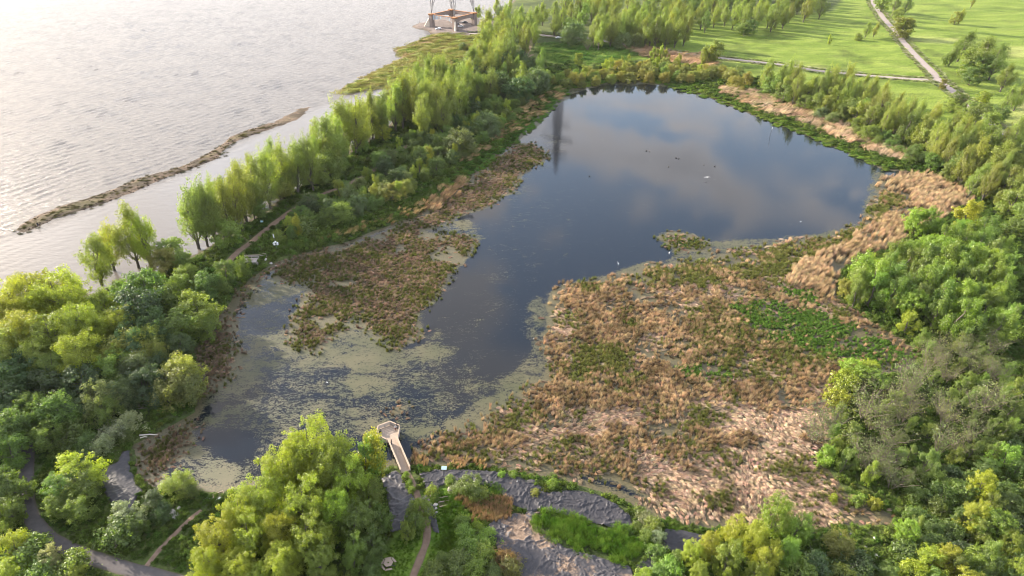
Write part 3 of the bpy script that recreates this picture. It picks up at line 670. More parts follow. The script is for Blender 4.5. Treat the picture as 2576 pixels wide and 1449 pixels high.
# ------------------------------------------------------------------ tree forms
CROWN_R = {}
def tubes_np(segs, n=5):
    V = []; F = []; b = 0; ang = np.arange(n)*2*np.pi/n; ring = np.stack([np.cos(ang), np.sin(ang)], -1)
    for p0, p1, r0, r1 in segs:
        d = p1-p0; L = np.linalg.norm(d)
        if L < 1e-4: continue
        d = d/L; a = np.cross(d, [0, 0, 1.] if abs(d[2]) < .9 else [1., 0, 0]); a /= np.linalg.norm(a); c = np.cross(d, a)
        for p, r in ((p0, r0), (p1, r1)): V.append(p+r*(ring[:, :1]*a+ring[:, 1:]*c))
        i = np.arange(n); j = (i+1) % n; F.append(np.stack([b+i, b+j, b+n+j, b+n+i], -1)); b += 2*n
    return np.concatenate(V), np.concatenate(F)
def leaves_np(rs, centers, rads, cvals, counts, size, up=.35, stretch=1.0, crown_c=None, outb=.5, drift=(0, 0, 0)):
    cen = np.repeat(centers, counts, 0); rr = np.repeat(rads, counts); cv = np.repeat(cvals, counts); n = len(cen)
    d = rs.normal(size=(n, 3)); d /= np.linalg.norm(d, axis=1)[:, None]; rad_ = rr*rs.uniform(.15, 1, n)**.55
    p = cen+d*rad_[:, None]*np.array([1, 1, stretch]); p = p+np.array(drift)[None]*rad_[:, None]
    nrm = d*.7+rs.normal(size=(n, 3))*.65+np.array([0, 0, up])
    if crown_c is not None:
        oc = p-crown_c; oc /= np.linalg.norm(oc, axis=1)[:, None]+1e-6; nrm += oc*outb
    nrm /= np.linalg.norm(nrm, axis=1)[:, None]
    t = rs.normal(size=(n, 3)); t -= nrm*np.sum(t*nrm, 1)[:, None]; t /= np.linalg.norm(t, axis=1)[:, None]; b = np.cross(nrm, t)
    s = size*rs.uniform(.65, 1.35, n)[:, None]
    V = np.stack([p-t*s*.62, p+b*s*.40+nrm*s*.06, p+t*s*.62, p-b*s*.40+nrm*s*.06], 1).reshape(-1, 3)
    F = np.arange(4*n).reshape(n, 4); lv = np.clip(rs.normal(.5, .2, n), 0, 1)
    return V, F, np.repeat(lv, 4), np.repeat(cv, 4)
def make_tree(name, seed, H, Wd, base, kind, nleaf, leaf, lean=.06):
    """trunk + limbs + twigs, leaves gathered in clumps along the twigs; returns (trunk mesh, crown mesh)"""
    rs = np.random.RandomState(seed); segs = []; tips = []; tr = []
    nst = {'poplar': rs.randint(1, 4), 'young': 1, 'round': rs.randint(1, 3), 'willow': rs.randint(2, 5), 'shrub': rs.randint(4, 7), 'bare': rs.randint(6, 10), 'lime': rs.randint(1, 3)}[kind]
    def env(f):                              # crown half-width by height fraction
        if kind == 'poplar': return (.32+.68*math.sin(math.pi*min(1, f*.95+.08))**.8)*(1.0 if f < .75 else 1-.9*(f-.75)/.3)
        if kind == 'young': return .35+.65*math.sin(math.pi*min(1, .12+f*.80))*(1 if f < .7 else 1-.75*(f-.7)/.3)
        if kind in ('round', 'lime'): return math.sqrt(max(.05, 1-(f*1.7-.75)**2*.9)) if f > .2 else .75+f
        if kind in ('willow', 'shrub'): return math.sqrt(max(.04, 1-(f*.97)**2))
        return .25+.95*f
    R0 = H*.028 if kind not in ('shrub', 'bare') else .075*max(1, H/4)
    for s in range(nst):
        az = rs.uniform(0, 6.28); sp = {'poplar': .10, 'young': .03, 'round': .12, 'willow': .32, 'shrub': .5, 'bare': .55, 'lime': .12}[kind]*(0 if nst == 1 else 1)*rs.uniform(.5, 1.2)
        top = np.array([math.cos(az)*sp*Wd+lean*H, math.sin(az)*sp*Wd, H*rs.uniform(.84, .97) if s else H*.97])
        if kind in ('willow', 'shrub'): top[2] = H*rs.uniform(.6, .9)
        K = 7; pts = []
        for j in range(K+1):
            f = j/K; pts.append(np.array([top[0]*f**1.3, top[1]*f**1.3, top[2]*f])+np.array([rs.normal()*.02*H, rs.normal()*.02*H, 0])*min(1, f*2)*(f < .99))
        if nst > 1:
            for p in pts: p[:2] += np.array([math.cos(az), math.sin(az)])*(.15 if kind not in ('shrub', 'bare') else .35)
        rad_ = lambda f: R0*(1-.88*f)*(1 if nst == 1 else .75)
        for j in range(K): segs.append((pts[j], pts[j+1], rad_(j/K), rad_((j+1)/K)))
        at = lambda z: pts[min(K, max(0, int(round(z/top[2]*K))))]
        nl = {'poplar': 17, 'young': 13, 'round': 15, 'willow': 11, 'shrub': 5, 'bare': 4, 'lime': 17}[kind]; nl = max(4, int(nl/nst**.6))
        for i in range(nl):
            f = (i+rs.uniform(0, 1))/nl; z = H*(base+(1-base)*f); a = rs.uniform(0, 6.28)
            r = Wd/2*env(f)*rs.uniform(.62, 1.08)
            z1 = min(z, H*.99)
            upk = {'poplar': 1.35, 'young': 1.1, 'round': .55, 'willow': .5, 'shrub': .5, 'bare': 1.2, 'lime': .6}[kind]
            z0 = max(H*.06, z1-r*upk-rs.uniform(.02, .08)*H); p0 = at(min(z0, top[2]))
            c = np.array([lean*z1, 0, 0]); p1 = c+np.array([math.cos(a)*r, math.sin(a)*r, z1])
            mid = p0*.5+p1*.5+np.array([0, 0, -.03*H if kind != 'willow' else .08*H])
            rr = R0*.42*(1-.6*f)
            segs.append((p0, mid, rr, rr*.6)); segs.append((mid, p1, rr*.6, rr*.2)); tips.append((p1, f)); tips.append((mid*.35+p1*.65, f))
            for q in range(3 if kind != 'bare' else 6):
                b0 = mid*(1-(q+1)/5)+p1*((q+1)/5); L = r*rs.uniform(.3, .6)+.05*H
                dv = rs.normal(size=3)*np.array([1, 1, .45])+np.array([0, 0, .7 if kind == 'bare' else (1.25 if kind in ('poplar', 'young') else .25)]); dv /= np.linalg.norm(dv)
                b1 = b0+dv*L; segs.append((b0, b1, rr*.35, rr*.12)); tips.append((b1, f))
                if kind == 'bare':
                    for q2 in range(3):
                        d2 = dv+rs.normal(size=3)*.4; segs.append((b0*.4+b1*.6, b0*.4+b1*.6+d2*L*.6, rr*.2, rr*.08))
    tips_p = np.array([t[0] for t in tips]); zc = H*(base+.5*(1-base)); cc = np.array([lean*zc, 0, zc])
    if kind == 'willow':                      # drooping sprays fill the dome
        ex = []
        for i in range(30):
            a = rs.uniform(0, 6.28); f = rs.uniform(0, 1); rr = Wd/2*math.sqrt(max(.04, 1-f*f))*rs.uniform(.8, 1); ex.append([math.cos(a)*rr+lean*f*H, math.sin(a)*rr, H*(.12+.85*f)])
        tips_p = np.concatenate([tips_p, ex])
    if kind == 'shrub':
        ex = []
        for i in range(26):
            a = rs.uniform(0, 6.28); f = rs.uniform(0, .95); rr = Wd/2*math.sqrt(max(.04, 1-f*f))*rs.uniform(.55, 1); ex.append([math.cos(a)*rr, math.sin(a)*rr, H*(.1+.85*f)])
        tips_p = np.concatenate([tips_p, ex])
    if kind in ('lime', 'round'):
        ex = []
        for i in range(44 if kind == 'lime' else 26):
            f = rs.uniform(0, 1); a = rs.uniform(0, 6.28); rr = Wd/2*env(f)*rs.uniform(.8, 1.05); ex.append([math.cos(a)*rr+lean*H*f, math.sin(a)*rr, H*(base+(1-base)*f)])
        tips_p = np.concatenate([tips_p, ex])
    # every spray breaks into smaller uneven bunches, so no two read alike
    offs = np.repeat(tips_p, 3, 0); cr0 = {'poplar': .055*H, 'young': .07*H, 'round': .085*H, 'willow': .10*H, 'shrub': .13*H, 'bare': .06*H, 'lime': .07*H}[kind]
    upv = {'poplar': (.8, .8, 1.7), 'young': (.7, .7, 1.6)}.get(kind, (1, 1, .8)); dd = rs.normal(size=offs.shape)*np.array(upv)*cr0*.75
    dd[:, 0] += np.abs(dd[:, 2])*.25; tips_p = offs+dd
    nt = len(tips_p); cr = {'poplar': .060*H, 'young': .075*H, 'round': .095*H, 'willow': .115*H, 'shrub': .17*H, 'bare': .06*H, 'lime': .078*H}[kind]
    rads = cr*.62*np.exp(rs.normal(0, .45, nt)).clip(.35, 2.0); cvals = np.clip(rs.normal(.45, .28, nt), 0, 1)
    w = rads**1.6; counts = np.floor(w/w.sum()*nleaf+rs.uniform(0, 1, nt)).astype(int)
    st = {'poplar': 1.7, 'young': 1.6, 'round': .8, 'willow': .95, 'shrub': .9, 'bare': 1.2, 'lime': 1.0}[kind]
    V, F, lv, cv = leaves_np(rs, tips_p, rads, cvals, counts, leaf, .3, st, cc, .55, drift=(.35, -.12, 0) if kind in ('poplar', 'young', 'lime', 'willow') else (0, 0, 0))
    zmin = .04*H; keepf = V[:, 2].reshape(-1, 4).min(1) > zmin; F = F[keepf]
    used = np.unique(F); mp = np.full(len(V), 0); mp[used] = np.arange(len(used))
    crown = mesh_np(name+'_crown', V[used], mp[F], False, {'lv': lv[used], 'cv': cv[used]}); crown.materials.append(M['foliage'])
    tv, tf = tubes_np(segs, 5 if kind != 'bare' else 3); trunk = mesh_np(name+'_trunk', tv, tf, True); trunk.materials.append(M['bark_pale'] if kind in ('bare',) else M['bark'])
    return trunk, crown
# kind: (form, H, W, crown base, leaves, leaf size, variants)
FORMS = {'poplar': ('poplar', 20, 10.2, .32, 11500, .31, 6), 'young': ('young', 10, 5.0, .10, 7000, .24, 5), 'round': ('round', 10, 8.6, .16, 9500, .30, 5),
         'willow': ('willow', 8, 9.0, .08, 11000, .25, 4), 'shrub': ('shrub', 3.2, 4.4, .08, 4000, .21, 4), 'bare': ('bare', 7, 6.5, .3, 620, .22, 4), 'lime': ('lime', 15, 10.0, .12, 23000, .255, 5)}
TREES = {k: [make_tree(k, 1000+i*13+sum(map(ord, k)), f[1], f[2], f[3], f[0], f[4], f[5]) for i in range(f[6])] for k, f in FORMS.items()}
NAMES = {'poplar': ('poplar_tree', 'tree'), 'young': ('young_poplar', 'tree'), 'round': ('broadleaf_tree', 'tree'), 'willow': ('willow', 'tree'), 'shrub': ('shrub', 'shrub'), 'bare': ('bare_shrub', 'shrub'), 'lime': ('leafy_tree', 'tree')}
COLS = {'lime': (.235, .260, .016), 'pop': (.190, .222, .036), 'green': (.108, .160, .022), 'dark': (.058, .095, .022), 'willow': (.135, .170, .058), 'bright': (.160, .240, .020),
        'olive': (.200, .190, .034), 'red': (.18, .046, .018), 'rust': (.16, .10, .035), 'blossom': (.26, .27, .15), 'bareleaf': (.135, .165, .045), 'mid': (.138, .188, .026), 'silver': (.20, .235, .14)}
TONE = {'lime': 'yellow-green', 'pop': 'pale olive', 'green': 'mid-green', 'dark': 'dark green', 'willow': 'grey-green', 'bright': 'fresh bright green', 'olive': 'olive-brown', 'red': 'rust-red', 'rust': 'russet brown', 'blossom': 'cream-flowering', 'bareleaf': 'sparse', 'mid': 'green', 'silver': 'silvery'}
PLANTED = []
rng = random.Random(7)
def plant(u, v, H, kind, col, zone, wide=1.0, world=None):
    x, y = P(u, v, H) if world is None else world
    PLANTED.append(dict(x=x, y=y, H=H, kind=kind, col=col, zone=zone, wide=wide))
def fill(px, spacing, choices, zone, seed, tilt=1.0, edge_ok=True):
    """scatter over the outline (given as seen at crown height), keeping plants apart"""
    r = random.Random(seed); hm = sum(c[3]+c[4] for c in choices)/2/len(choices); a = np.array(px, float); pl = G(a[:, 0], a[:, 1], hm)
    lo = pl.min(0); hi = pl.max(0); area = (hi-lo).prod(); got = []; tot = sum(c[0] for c in choices)
    for _ in range(int(area/spacing**2*4)):
        x = r.uniform(lo[0], hi[0]); y = r.uniform(lo[1], hi[1])
        if sdf(pl, np.array([x]), np.array([y]))[0] < 0: continue
        if any((x-gx_)**2+(y-gy_)**2 < spacing**2 for gx_, gy_ in got): continue
        w = r.uniform(0, tot)
        for c in choices:
            w -= c[0]
            if w <= 0: break
        got.append((x, y)); PLANTED.append(dict(x=x, y=y, H=r.uniform(c[3], c[4]), kind=c[1], col=c[2], zone=zone, wide=c[5] if len(c) > 5 else 1.0))
# zone: (phrase, landmark the count starts from)
ZONES = {'row': ('in the riverside row', 'its near end', (267, 725)), 'belt': ('in the riverside mass', 'the spit tip', (845, 240)),
 'under': ('in the bankside thicket', 'the birdhouse pole', (697, 620)), 'near': ('in the near riverside wood', 'the grey-violet sheet', (300, 1220)),
 'pier': ('in the deckside clump', 'the deck', (975, 1085)), 'foot': ('beside the curving footpath', 'the grey-violet sheet', (300, 1220)), 'right': ('in the stand behind the tan reeds', 'those reeds', (2150, 700)),
 'bare': ('in the bare marsh-edge thicket', 'the marsh', (2050, 1150)), 'corner': ('in the corner thicket', 'the flattened reeds', (2240, 1310)), 'front': ('beside the smooth black sheet', 'the rush bed', (1650, 1390)),
 'hedge': ('in the pond-meadow hedgerow', 'the road junction', (2350, 205)), 'head': ('on the pond head bank', 'the pond tip', (1440, 222)), 'wood': ('in the wood beyond the lane', 'the white car', (1405, 97)),
 'field': ('alone in the meadow', 'the road junction', (2350, 205)), 'lot': ('beside the gravel lot', 'the pylon', (1150, 60)), 'east': ('beside the gravel road', 'the road junction', (2350, 205)), 'garden': ('by the plastic sheets', 'the timber steps', (1110, 1240))}
for u, v, H, w in ((213, 602, 15, 1.25), (250, 575, 14, 1.1), (306, 545, 17, .9), (341, 552, 16, .8), (462, 485, 19, .9), (485, 480, 19, .8), (510, 478, 19, .9), (540, 470, 18, .8), (568, 455, 18, .8), (592, 432, 18, .85), (622, 410, 19, .8), (652, 388, 20, .8), (690, 362, 20, .85), (728, 366, 19, .85), (768, 362, 19, .9),
                   (800, 310, 20, .9), (832, 268, 22, .9), (880, 260, 22, .85), (926, 245, 20, .7), (946, 238, 20, .7), (985, 222, 20, .9), (1004, 205, 22, 1.0)): plant(u, v, H, 'poplar', 'lime' if u < 420 else 'pop', 'row', w)
for u, v, H, k, c in ((425, 618, 8, 'round', 'mid'), (455, 640, 7, 'round', 'mid'), (400, 640, 7, 'willow', 'olive'), (300, 720, 5, 'willow', 'mid'), (555, 560, 9, 'round', 'mid'), (700, 440, 9, 'round', 'pop'), (640, 505, 7, 'round', 'mid'), (790, 400, 11, 'round', 'pop'), (815, 395, 10, 'willow', 'pop'), (850, 380, 8, 'round', 'mid'), (905, 345, 7, 'willow', 'mid'), (960, 320, 7, 'round', 'lime')): plant(u, v, H, k, c, 'row')
fill([(470, 488), (560, 442), (640, 388), (770, 352), (830, 272), (930, 248), (1000, 215), (1012, 240), (905, 300), (805, 372), (705, 412), (605, 470), (490, 515)], 5.2, [(.7, 'poplar', 'pop', 13, 18, .72), (.3, 'young', 'pop', 9, 13, 1.1)], 'row', 21)
fill([(1005, 190), (1060, 165), (1120, 150), (1175, 150), (1180, 200), (1130, 245), (1060, 255), (1020, 240)], 6.0, [(1, 'poplar', 'pop', 16, 20, .9)], 'belt', 1)
fill([(1186, 104), (1218, 62), (1268, 62), (1280, 110), (1245, 140), (1180, 132)], 7.0, [(1, 'poplar', 'pop', 15, 19, .95)], 'belt', 2)
fill([(1185, 150), (1290, 130), (1370, 140), (1375, 185), (1290, 215), (1195, 215)], 6.5, [(.5, 'round', 'dark', 9, 12), (.3, 'round', 'green', 8, 11), (.2, 'poplar', 'mid', 12, 15, .8)], 'belt', 3)
fill([(1215, 30), (1300, 15), (1340, 30), (1345, 70), (1290, 100), (1230, 80)], 9, [(1, 'poplar', 'pop', 14, 18, .9)], 'belt', 4)
fill([(885, 440), (1000, 345), (1110, 280), (1180, 240), (1290, 225), (1335, 225), (1300, 270), (1230, 330), (1130, 395), (1030, 455), (960, 500), (870, 525), (800, 545), (740, 575), (700, 600), (690, 570), (800, 490)], 4.6,
     [(.34, 'round', 'green', 4.5, 7.5), (.2, 'round', 'dark', 5, 8), (.14, 'young', 'lime', 5, 7.5), (.2, 'shrub', 'mid', 2.5, 4), (.12, 'willow', 'willow', 4, 6)], 'under', 5)
for u, v, H, k, c, w in ((1217, 290, 9, 'willow', 'willow', 1.15), (1240, 300, 7, 'willow', 'willow', 1.0), (1150, 335, 10, 'willow', 'willow', 1.1), (1130, 352, 8, 'willow', 'willow', 1), (1278, 163, 10, 'young', 'pop', 1), (1350, 182, 10, 'young', 'willow', 1.5), (1362, 190, 9, 'willow', 'willow', .9), (1318, 188, 8, 'young', 'pop', .8), (1300, 235, 6, 'young', 'lime', .9), (850, 520, 6, 'willow', 'mid', 1.2), (815, 530, 5.5, 'willow', 'green', 1.1), (895, 500, 6, 'willow', 'willow', 1.1), (925, 492, 5, 'willow', 'mid', 1), (985, 470, 6, 'willow', 'olive', 1.1), (1020, 462, 5, 'willow', 'olive', 1), (1085, 330, 6, 'young', 'lime', 1), (1120, 245, 8, 'young', 'mid', .9), (1150, 250, 7, 'young', 'dark', .8)): plant(u, v, H, k, c, 'under', w)
for u, v, H, k, c, w in ((604, 652, 6.5, 'round', 'green', .9), (560, 668, 7, 'round', 'green', 1), (512, 690, 8, 'round', 'green', 1.1), (540, 700, 6, 'willow', 'green', 1), (470, 680, 8, 'round', 'mid', 1), (730, 575, 5, 'round', 'green', .8), (760, 560, 4.5, 'shrub', 'green', 1.3)): plant(u, v, H, k, c, 'under', w)
for u, v, H, k, c, w in ((60, 695, 15, 'lime', 'lime', 1.0), (20, 720, 15, 'lime', 'lime', 1), (125, 715, 15, 'lime', 'lime', 1), (190, 770, 14, 'lime', 'lime', 1), (100, 790, 15, 'lime', 'lime', 1.05), (240, 742, 12, 'poplar', 'lime', 1), (285, 790, 11, 'lime', 'lime', .9), (20, 800, 15, 'lime', 'lime', 1), (60, 860, 13, 'lime', 'pop', 1), (170, 850, 13, 'lime', 'lime', 1), (165, 700, 11, 'poplar', 'lime', .8), (-40, 760, 15, 'lime', 'lime', 1), (-50, 860, 14, 'lime', 'pop', 1),
   (350, 690, 12, 'round', 'green', 1.0), (330, 750, 12, 'round', 'dark', 1.0), (300, 725, 10, 'round', 'green', 1), (405, 722, 10, 'round', 'green', .9), (436, 692, 8, 'young', 'bright', 1.3), (482, 758, 9, 'round', 'mid', 1.15), (440, 790, 9, 'round', 'green', 1.1), (505, 790, 7, 'willow', 'mid', 1.0), (380, 800, 10, 'round', 'dark', 1), (310, 830, 10, 'round', 'dark', 1), (440, 850, 7, 'round', 'dark', 1),
   (358, 838, 8, 'willow', 'pop', 1), (385, 870, 7, 'willow', 'pop', 1), (300, 860, 9, 'willow', 'pop', 1), (330, 900, 8, 'willow', 'willow', 1), (270, 900, 9, 'round', 'mid', 1), (445, 902, 8.5, 'willow', 'pop', 1.0), (430, 935, 7.5, 'willow', 'olive', 1.0), (465, 950, 6, 'willow', 'willow', .9), (390, 905, 6, 'willow', 'dark', 1), (230, 975, 8, 'willow', 'willow', 1), (290, 965, 7, 'willow', 'willow', 1), (350, 950, 7, 'willow', 'dark', 1), (185, 930, 9, 'round', 'dark', 1), (120, 900, 10, 'lime', 'mid', 1), (30, 910, 11, 'round', 'dark', 1), (90, 950, 9, 'round', 'dark', 1), (10, 980, 9, 'round', 'dark', 1), (-30, 940, 11, 'round', 'dark', 1), (250, 1010, 6, 'willow', 'mid', 1),
   (60, 1010, 8, 'round', 'green', 1), (125, 1015, 8, 'willow', 'green', 1), (20, 1050, 8, 'round', 'green', 1), (100, 1075, 6.5, 'round', 'green', .9), (160, 1020, 6, 'round', 'dark', 1), (-40, 1060, 9, 'round', 'green', 1)): plant(u, v, H, k, c, 'near', w)
for u, v, H, k, c, w in ((15, 1120, 7, 'round', 'green', 1), (20, 1200, 7, 'round', 'green', 1), (10, 1270, 6, 'round', 'green', 1), (-30, 1190, 8, 'round', 'dark', 1), (180, 1170, 8, 'round', 'lime', 1.0), (185, 1200, 7, 'round', 'mid', .9), (140, 1205, 7, 'round', 'green', .9), (185, 1255, 6, 'round', 'green', .9), (130, 1260, 5, 'round', 'green', 1), (310, 1290, 5, 'round', 'blossom', 1.0), (335, 1310, 4.5, 'round', 'green', 1), (290, 1330, 4, 'shrub', 'green', 1.3), (372, 1243, 4.5, 'young', 'dark', 1.4), (400, 1280, 3, 'shrub', 'dark', 1), (432, 1200, 5, 'willow', 'pop', .9), (470, 1230, 2.5, 'shrub', 'green', 1), (25, 1365, 5, 'round', 'lime', 1), (60, 1375, 4, 'shrub', 'mid', 1.2), (115, 1395, 4, 'round', 'blossom', 1), (170, 1410, 3.5, 'shrub', 'green', 1.2), (15, 1420, 4, 'round', 'lime', 1), (90, 1430, 3, 'shrub', 'mid', 1.2), (185, 1432, 3, 'round', 'lime', 1), (250, 1110, 3, 'shrub', 'silver', 1.3), (280, 1075, 3, 'shrub', 'silver', 1.4), (320, 1055, 3, 'shrub', 'silver', 1.4), (210, 1100, 3, 'shrub', 'green', 1.3), (170, 1080, 4, 'shrub', 'green', 1.2), (310, 1090, 2.2, 'shrub', 'green', 1.2), (200, 1150, 2.5, 'shrub', 'dark', 1.2)): plant(u, v, H, k, c, 'foot', w)
for u, v, H, k, c, w in ((760, 1068, 16, 'lime', 'lime', .85), (725, 1105, 15, 'lime', 'lime', .85), (835, 1098, 15, 'lime', 'lime', .75), (905, 1088, 14, 'young', 'lime', .95), (908, 1128, 12, 'young', 'bright', .95), (690, 1150, 13, 'lime', 'lime', .95), (800, 1140, 14, 'lime', 'lime', .9), (862, 1170, 12, 'lime', 'bright', .85), (640, 1220, 12, 'lime', 'lime', 1), (740, 1210, 13, 'lime', 'lime', 1), (580, 1265, 11, 'lime', 'lime', 1), (820, 1250, 11, 'lime', 'bright', .95), (690, 1290, 11, 'lime', 'lime', 1), (540, 1320, 10, 'lime', 'lime', .95), (610, 1330, 10, 'lime', 'lime', 1), (760, 1320, 10, 'lime', 'lime', 1), (880, 1280, 9, 'lime', 'mid', .95), (922, 1230, 8, 'lime', 'mid', .8), (955, 1290, 6, 'round', 'green', .9), (510, 1385, 8, 'lime', 'lime', 1), (590, 1395, 8, 'lime', 'lime', 1), (690, 1385, 9, 'lime', 'lime', 1), (800, 1390, 8, 'lime', 'mid', 1), (880, 1370, 7, 'lime', 'mid', .9), (930, 1350, 6, 'round', 'green', .9), (930, 1420, 4, 'round', 'green', 1), (640, 1440, 7, 'lime', 'lime', 1)): plant(u, v, H, k, c, 'pier', w)
for u, v, H, k, c, w in ((1052, 1262, 5.5, 'willow', 'mid', .75), (1040, 1300, 4.5, 'round', 'mid', .8), (1020, 1330, 4, 'round', 'mid', .8), (1180, 1212, 4, 'round', 'mid', 1.15), (1205, 1235, 2.6, 'shrub', 'mid', 1.2), (1020, 1196, 1.6, 'shrub', 'mid', .8), (1028, 1216, 1.5, 'shrub', 'green', .8), (1034, 1232, 1.4, 'shrub', 'mid', .7), (1052, 1226, 1.0, 'shrub', 'green', .8), (1086, 1232, 2.0, 'shrub', 'mid', .9), (1092, 1250, 1.6, 'shrub', 'green', .8), (1132, 1208, 1.7, 'shrub', 'mid', .9), (1144, 1222, 1.6, 'shrub', 'silver', .8), (1150, 1236, 1.4, 'shrub', 'mid', .8), (1270, 1400, 2.5, 'shrub', 'rust', 1.2), (1285, 1420, 2.4, 'shrub', 'olive', 1.2), (1172, 1338, 2.2, 'shrub', 'bright', 1.3), (1160, 1310, 2, 'shrub', 'bright', 1.2), (1200, 1322, 2, 'shrub', 'bright', 1.2), (1180, 1375, 2.4, 'shrub', 'bright', 1.4), (1210, 1385, 2.2, 'shrub', 'bright', 1.3), (1222, 1350, 2, 'shrub', 'bright', 1.2), (1110, 1400, 2.6, 'willow', 'mid', .9), (1150, 1410, 2.6, 'shrub', 'mid', 1.3), (1195, 1425, 2.4, 'shrub', 'bright', 1.3), (1240, 1435, 2.2, 'shrub', 'green', 1.3), (1090, 1435, 2.8, 'shrub', 'mid', 1.3), (1346, 1238, 1.3, 'shrub', 'olive', 1.0), (1290, 1192, 1.3, 'shrub', 'bright', 1.2), (1390, 1214, 1.6, 'shrub', 'bright', .9), (1262, 1196, 1.1, 'shrub', 'bright', 1.0), (1622, 1300, 1.8, 'shrub', 'silver', 1.2), (1640, 1320, 2, 'shrub', 'mid', 1.2), (1655, 1350, 1.8, 'shrub', 'silver', 1.2), (1625, 1345, 1.8, 'shrub', 'mid', 1.2), (1610, 1280, 1.6, 'shrub', 'mid', 1.2), (1650, 1385, 2, 'shrub', 'green', 1.2), (1600, 1325, 1.4, 'shrub', 'green', 1.1)): plant(u, v, H, k, c, 'garden', w)
fill([(2145, 672), (2185, 645), (2262, 608), (2345, 575), (2430, 535), (2480, 562), (2550, 645), (2565, 760), (2500, 835), (2400, 780), (2270, 728), (2150, 705)], 3.7, [(.55, 'young', 'bright', 8, 11), (.25, 'young', 'mid', 8, 10), (.2, 'round', 'bright', 7, 9, .8)], 'right', 6)
for u, v, H, k, c, w in ((2318, 535, 8, 'round', 'bright', 1.1), (2350, 538, 8, 'round', 'bright', 1), (2440, 512, 11, 'young', 'lime', 1.3), (2180, 640, 7, 'young', 'lime', 1), (2290, 790, 6.5, 'young', 'lime', 1.3), (2178, 730, 4.5, 'round', 'olive', .9), (2135, 715, 5, 'round', 'olive', .9), (2250, 755, 5.5, 'young', 'mid', 1.1), (2210, 740, 5, 'young', 'bright', 1.1), (2520, 600, 9, 'young', 'bright', 1), (2560, 560, 4, 'shrub', 'mid', 1.4), (2530, 520, 3, 'shrub', 'mid', 1.4), (2345, 865, 5, 'young', 'mid', 1.2), (2320, 835, 5, 'young', 'bright', 1.2)): plant(u, v, H, k, c, 'right', w)
fill([(2045, 1060), (2110, 1015), (2230, 975), (2330, 905), (2400, 838), (2500, 840), (2560, 930), (2545, 1060), (2420, 1120), (2290, 1180), (2150, 1185), (2060, 1110)], 3.2, [(.40, 'bare', 'bareleaf', 5, 8), (.30, 'young', 'mid', 4, 6.5), (.18, 'round', 'mid', 2.5, 4.5, .8), (.12, 'young', 'bright', 4, 6)], 'bare', 7)
for u, v, H, k, c, w in ((2150, 908, 5, 'round', 'bright', .9), (2190, 912, 5, 'round', 'lime', .9), (2170, 935, 4.2, 'round', 'bright', 1), (2130, 940, 4, 'shrub', 'lime', 1.2), (2215, 950, 4, 'round', 'bright', 1), (2110, 985, 3, 'shrub', 'lime', 1.2), (2230, 1130, 6, 'bare', 'bareleaf', 1.2), (2200, 1170, 5, 'bare', 'bareleaf', 1.2), (2260, 1180, 6, 'bare', 'bareleaf', 1.2), (2160, 1250, 2, 'shrub', 'mid', .9), (2205, 1255, 2.2, 'shrub', 'lime', .8), (2100, 1245, 1.6, 'shrub', 'lime', .7), (2335, 1165, 5, 'young', 'mid', 1)): plant(u, v, H, k, c, 'bare', w)
fill([(2290, 1230), (2390, 1150), (2500, 1080), (2620, 1000), (2680, 1200), (2680, 1460), (2330, 1460), (2260, 1340)], 3.0, [(.5, 'shrub', 'green', 2.0, 3.6, 1.2), (.22, 'shrub', 'dark', 2.2, 3.6, 1.2), (.14, 'round', 'green', 3.5, 5, .9), (.14, 'young', 'mid', 4, 6)], 'corner', 8)
for u, v, H, k, c, w in ((2292, 1322, 5.5, 'round', 'bright', .8), (2480, 1208, 6.5, 'round', 'lime', .8), (2450, 1265, 7.5, 'lime', 'lime', .8), (2500, 1300, 6, 'round', 'bright', 1), (2555, 1340, 6, 'lime', 'lime', .9), (2400, 1395, 5, 'round', 'lime', 1), (2345, 1400, 4.5, 'round', 'lime', 1), (2470, 1390, 5, 'round', 'bright', 1), (2540, 1130, 5.5, 'round', 'bright', .9), (2240, 1425, 3.5, 'round', 'mid', 1), (2300, 1440, 3, 'shrub', 'lime', 1.2), (2560, 1420, 5, 'lime', 'lime', .9), (2430, 1440, 4, 'round', 'lime', 1)): plant(u, v, H, k, c, 'corner', w)
for u, v, H, k, c, w in ((1958, 1268, 8.5, 'lime', 'bright', .75), (2012, 1298, 7, 'lime', 'bright', .8), (1905, 1322, 7.5, 'lime', 'lime', .85), (1850, 1310, 6, 'lime', 'lime', .8), (1790, 1345, 6, 'lime', 'lime', .8), (1835, 1385, 6.5, 'lime', 'lime', .85), (1930, 1375, 7, 'lime', 'lime', .9), (1742, 1375, 5, 'lime', 'lime', .8), (1990, 1365, 6, 'lime', 'bright', .8), (1760, 1425, 4.5, 'lime', 'lime', .8), (1900, 1430, 5, 'lime', 'lime', .9), (2110, 1352, 4.2, 'round', 'olive', 1.1), (2060, 1415, 3, 'shrub', 'dark', 1.3), (2160, 1410, 3, 'shrub', 'dark', 1.3), (2010, 1430, 3.2, 'shrub', 'mid', 1.3), (1690, 1425, 2.2, 'shrub', 'bright', 1.4), (1660, 1438, 2, 'shrub', 'bright', 1.4), (1620, 1445, 2, 'shrub', 'bright', 1.3), (2120, 1445, 2.5, 'shrub', 'mid', 1.3), (1705, 1400, 1.8, 'shrub', 'green', 1.2)): plant(u, v, H, k, c, 'front', w)
fill([(1905, 165), (2000, 180), (2110, 188), (2190, 205), (2260, 250), (2330, 285), (2440, 320), (2576, 320), (2660, 430), (2600, 500), (2480, 435), (2420, 395), (2320, 320), (2240, 290), (2140, 255), (2050, 235), (1960, 205)], 5.0, [(.5, 'poplar', 'pop', 13, 16, .75), (.35, 'young', 'pop', 10, 13, 1.2), (.2, 'round', 'mid', 7, 10, .9)], 'hedge', 9)
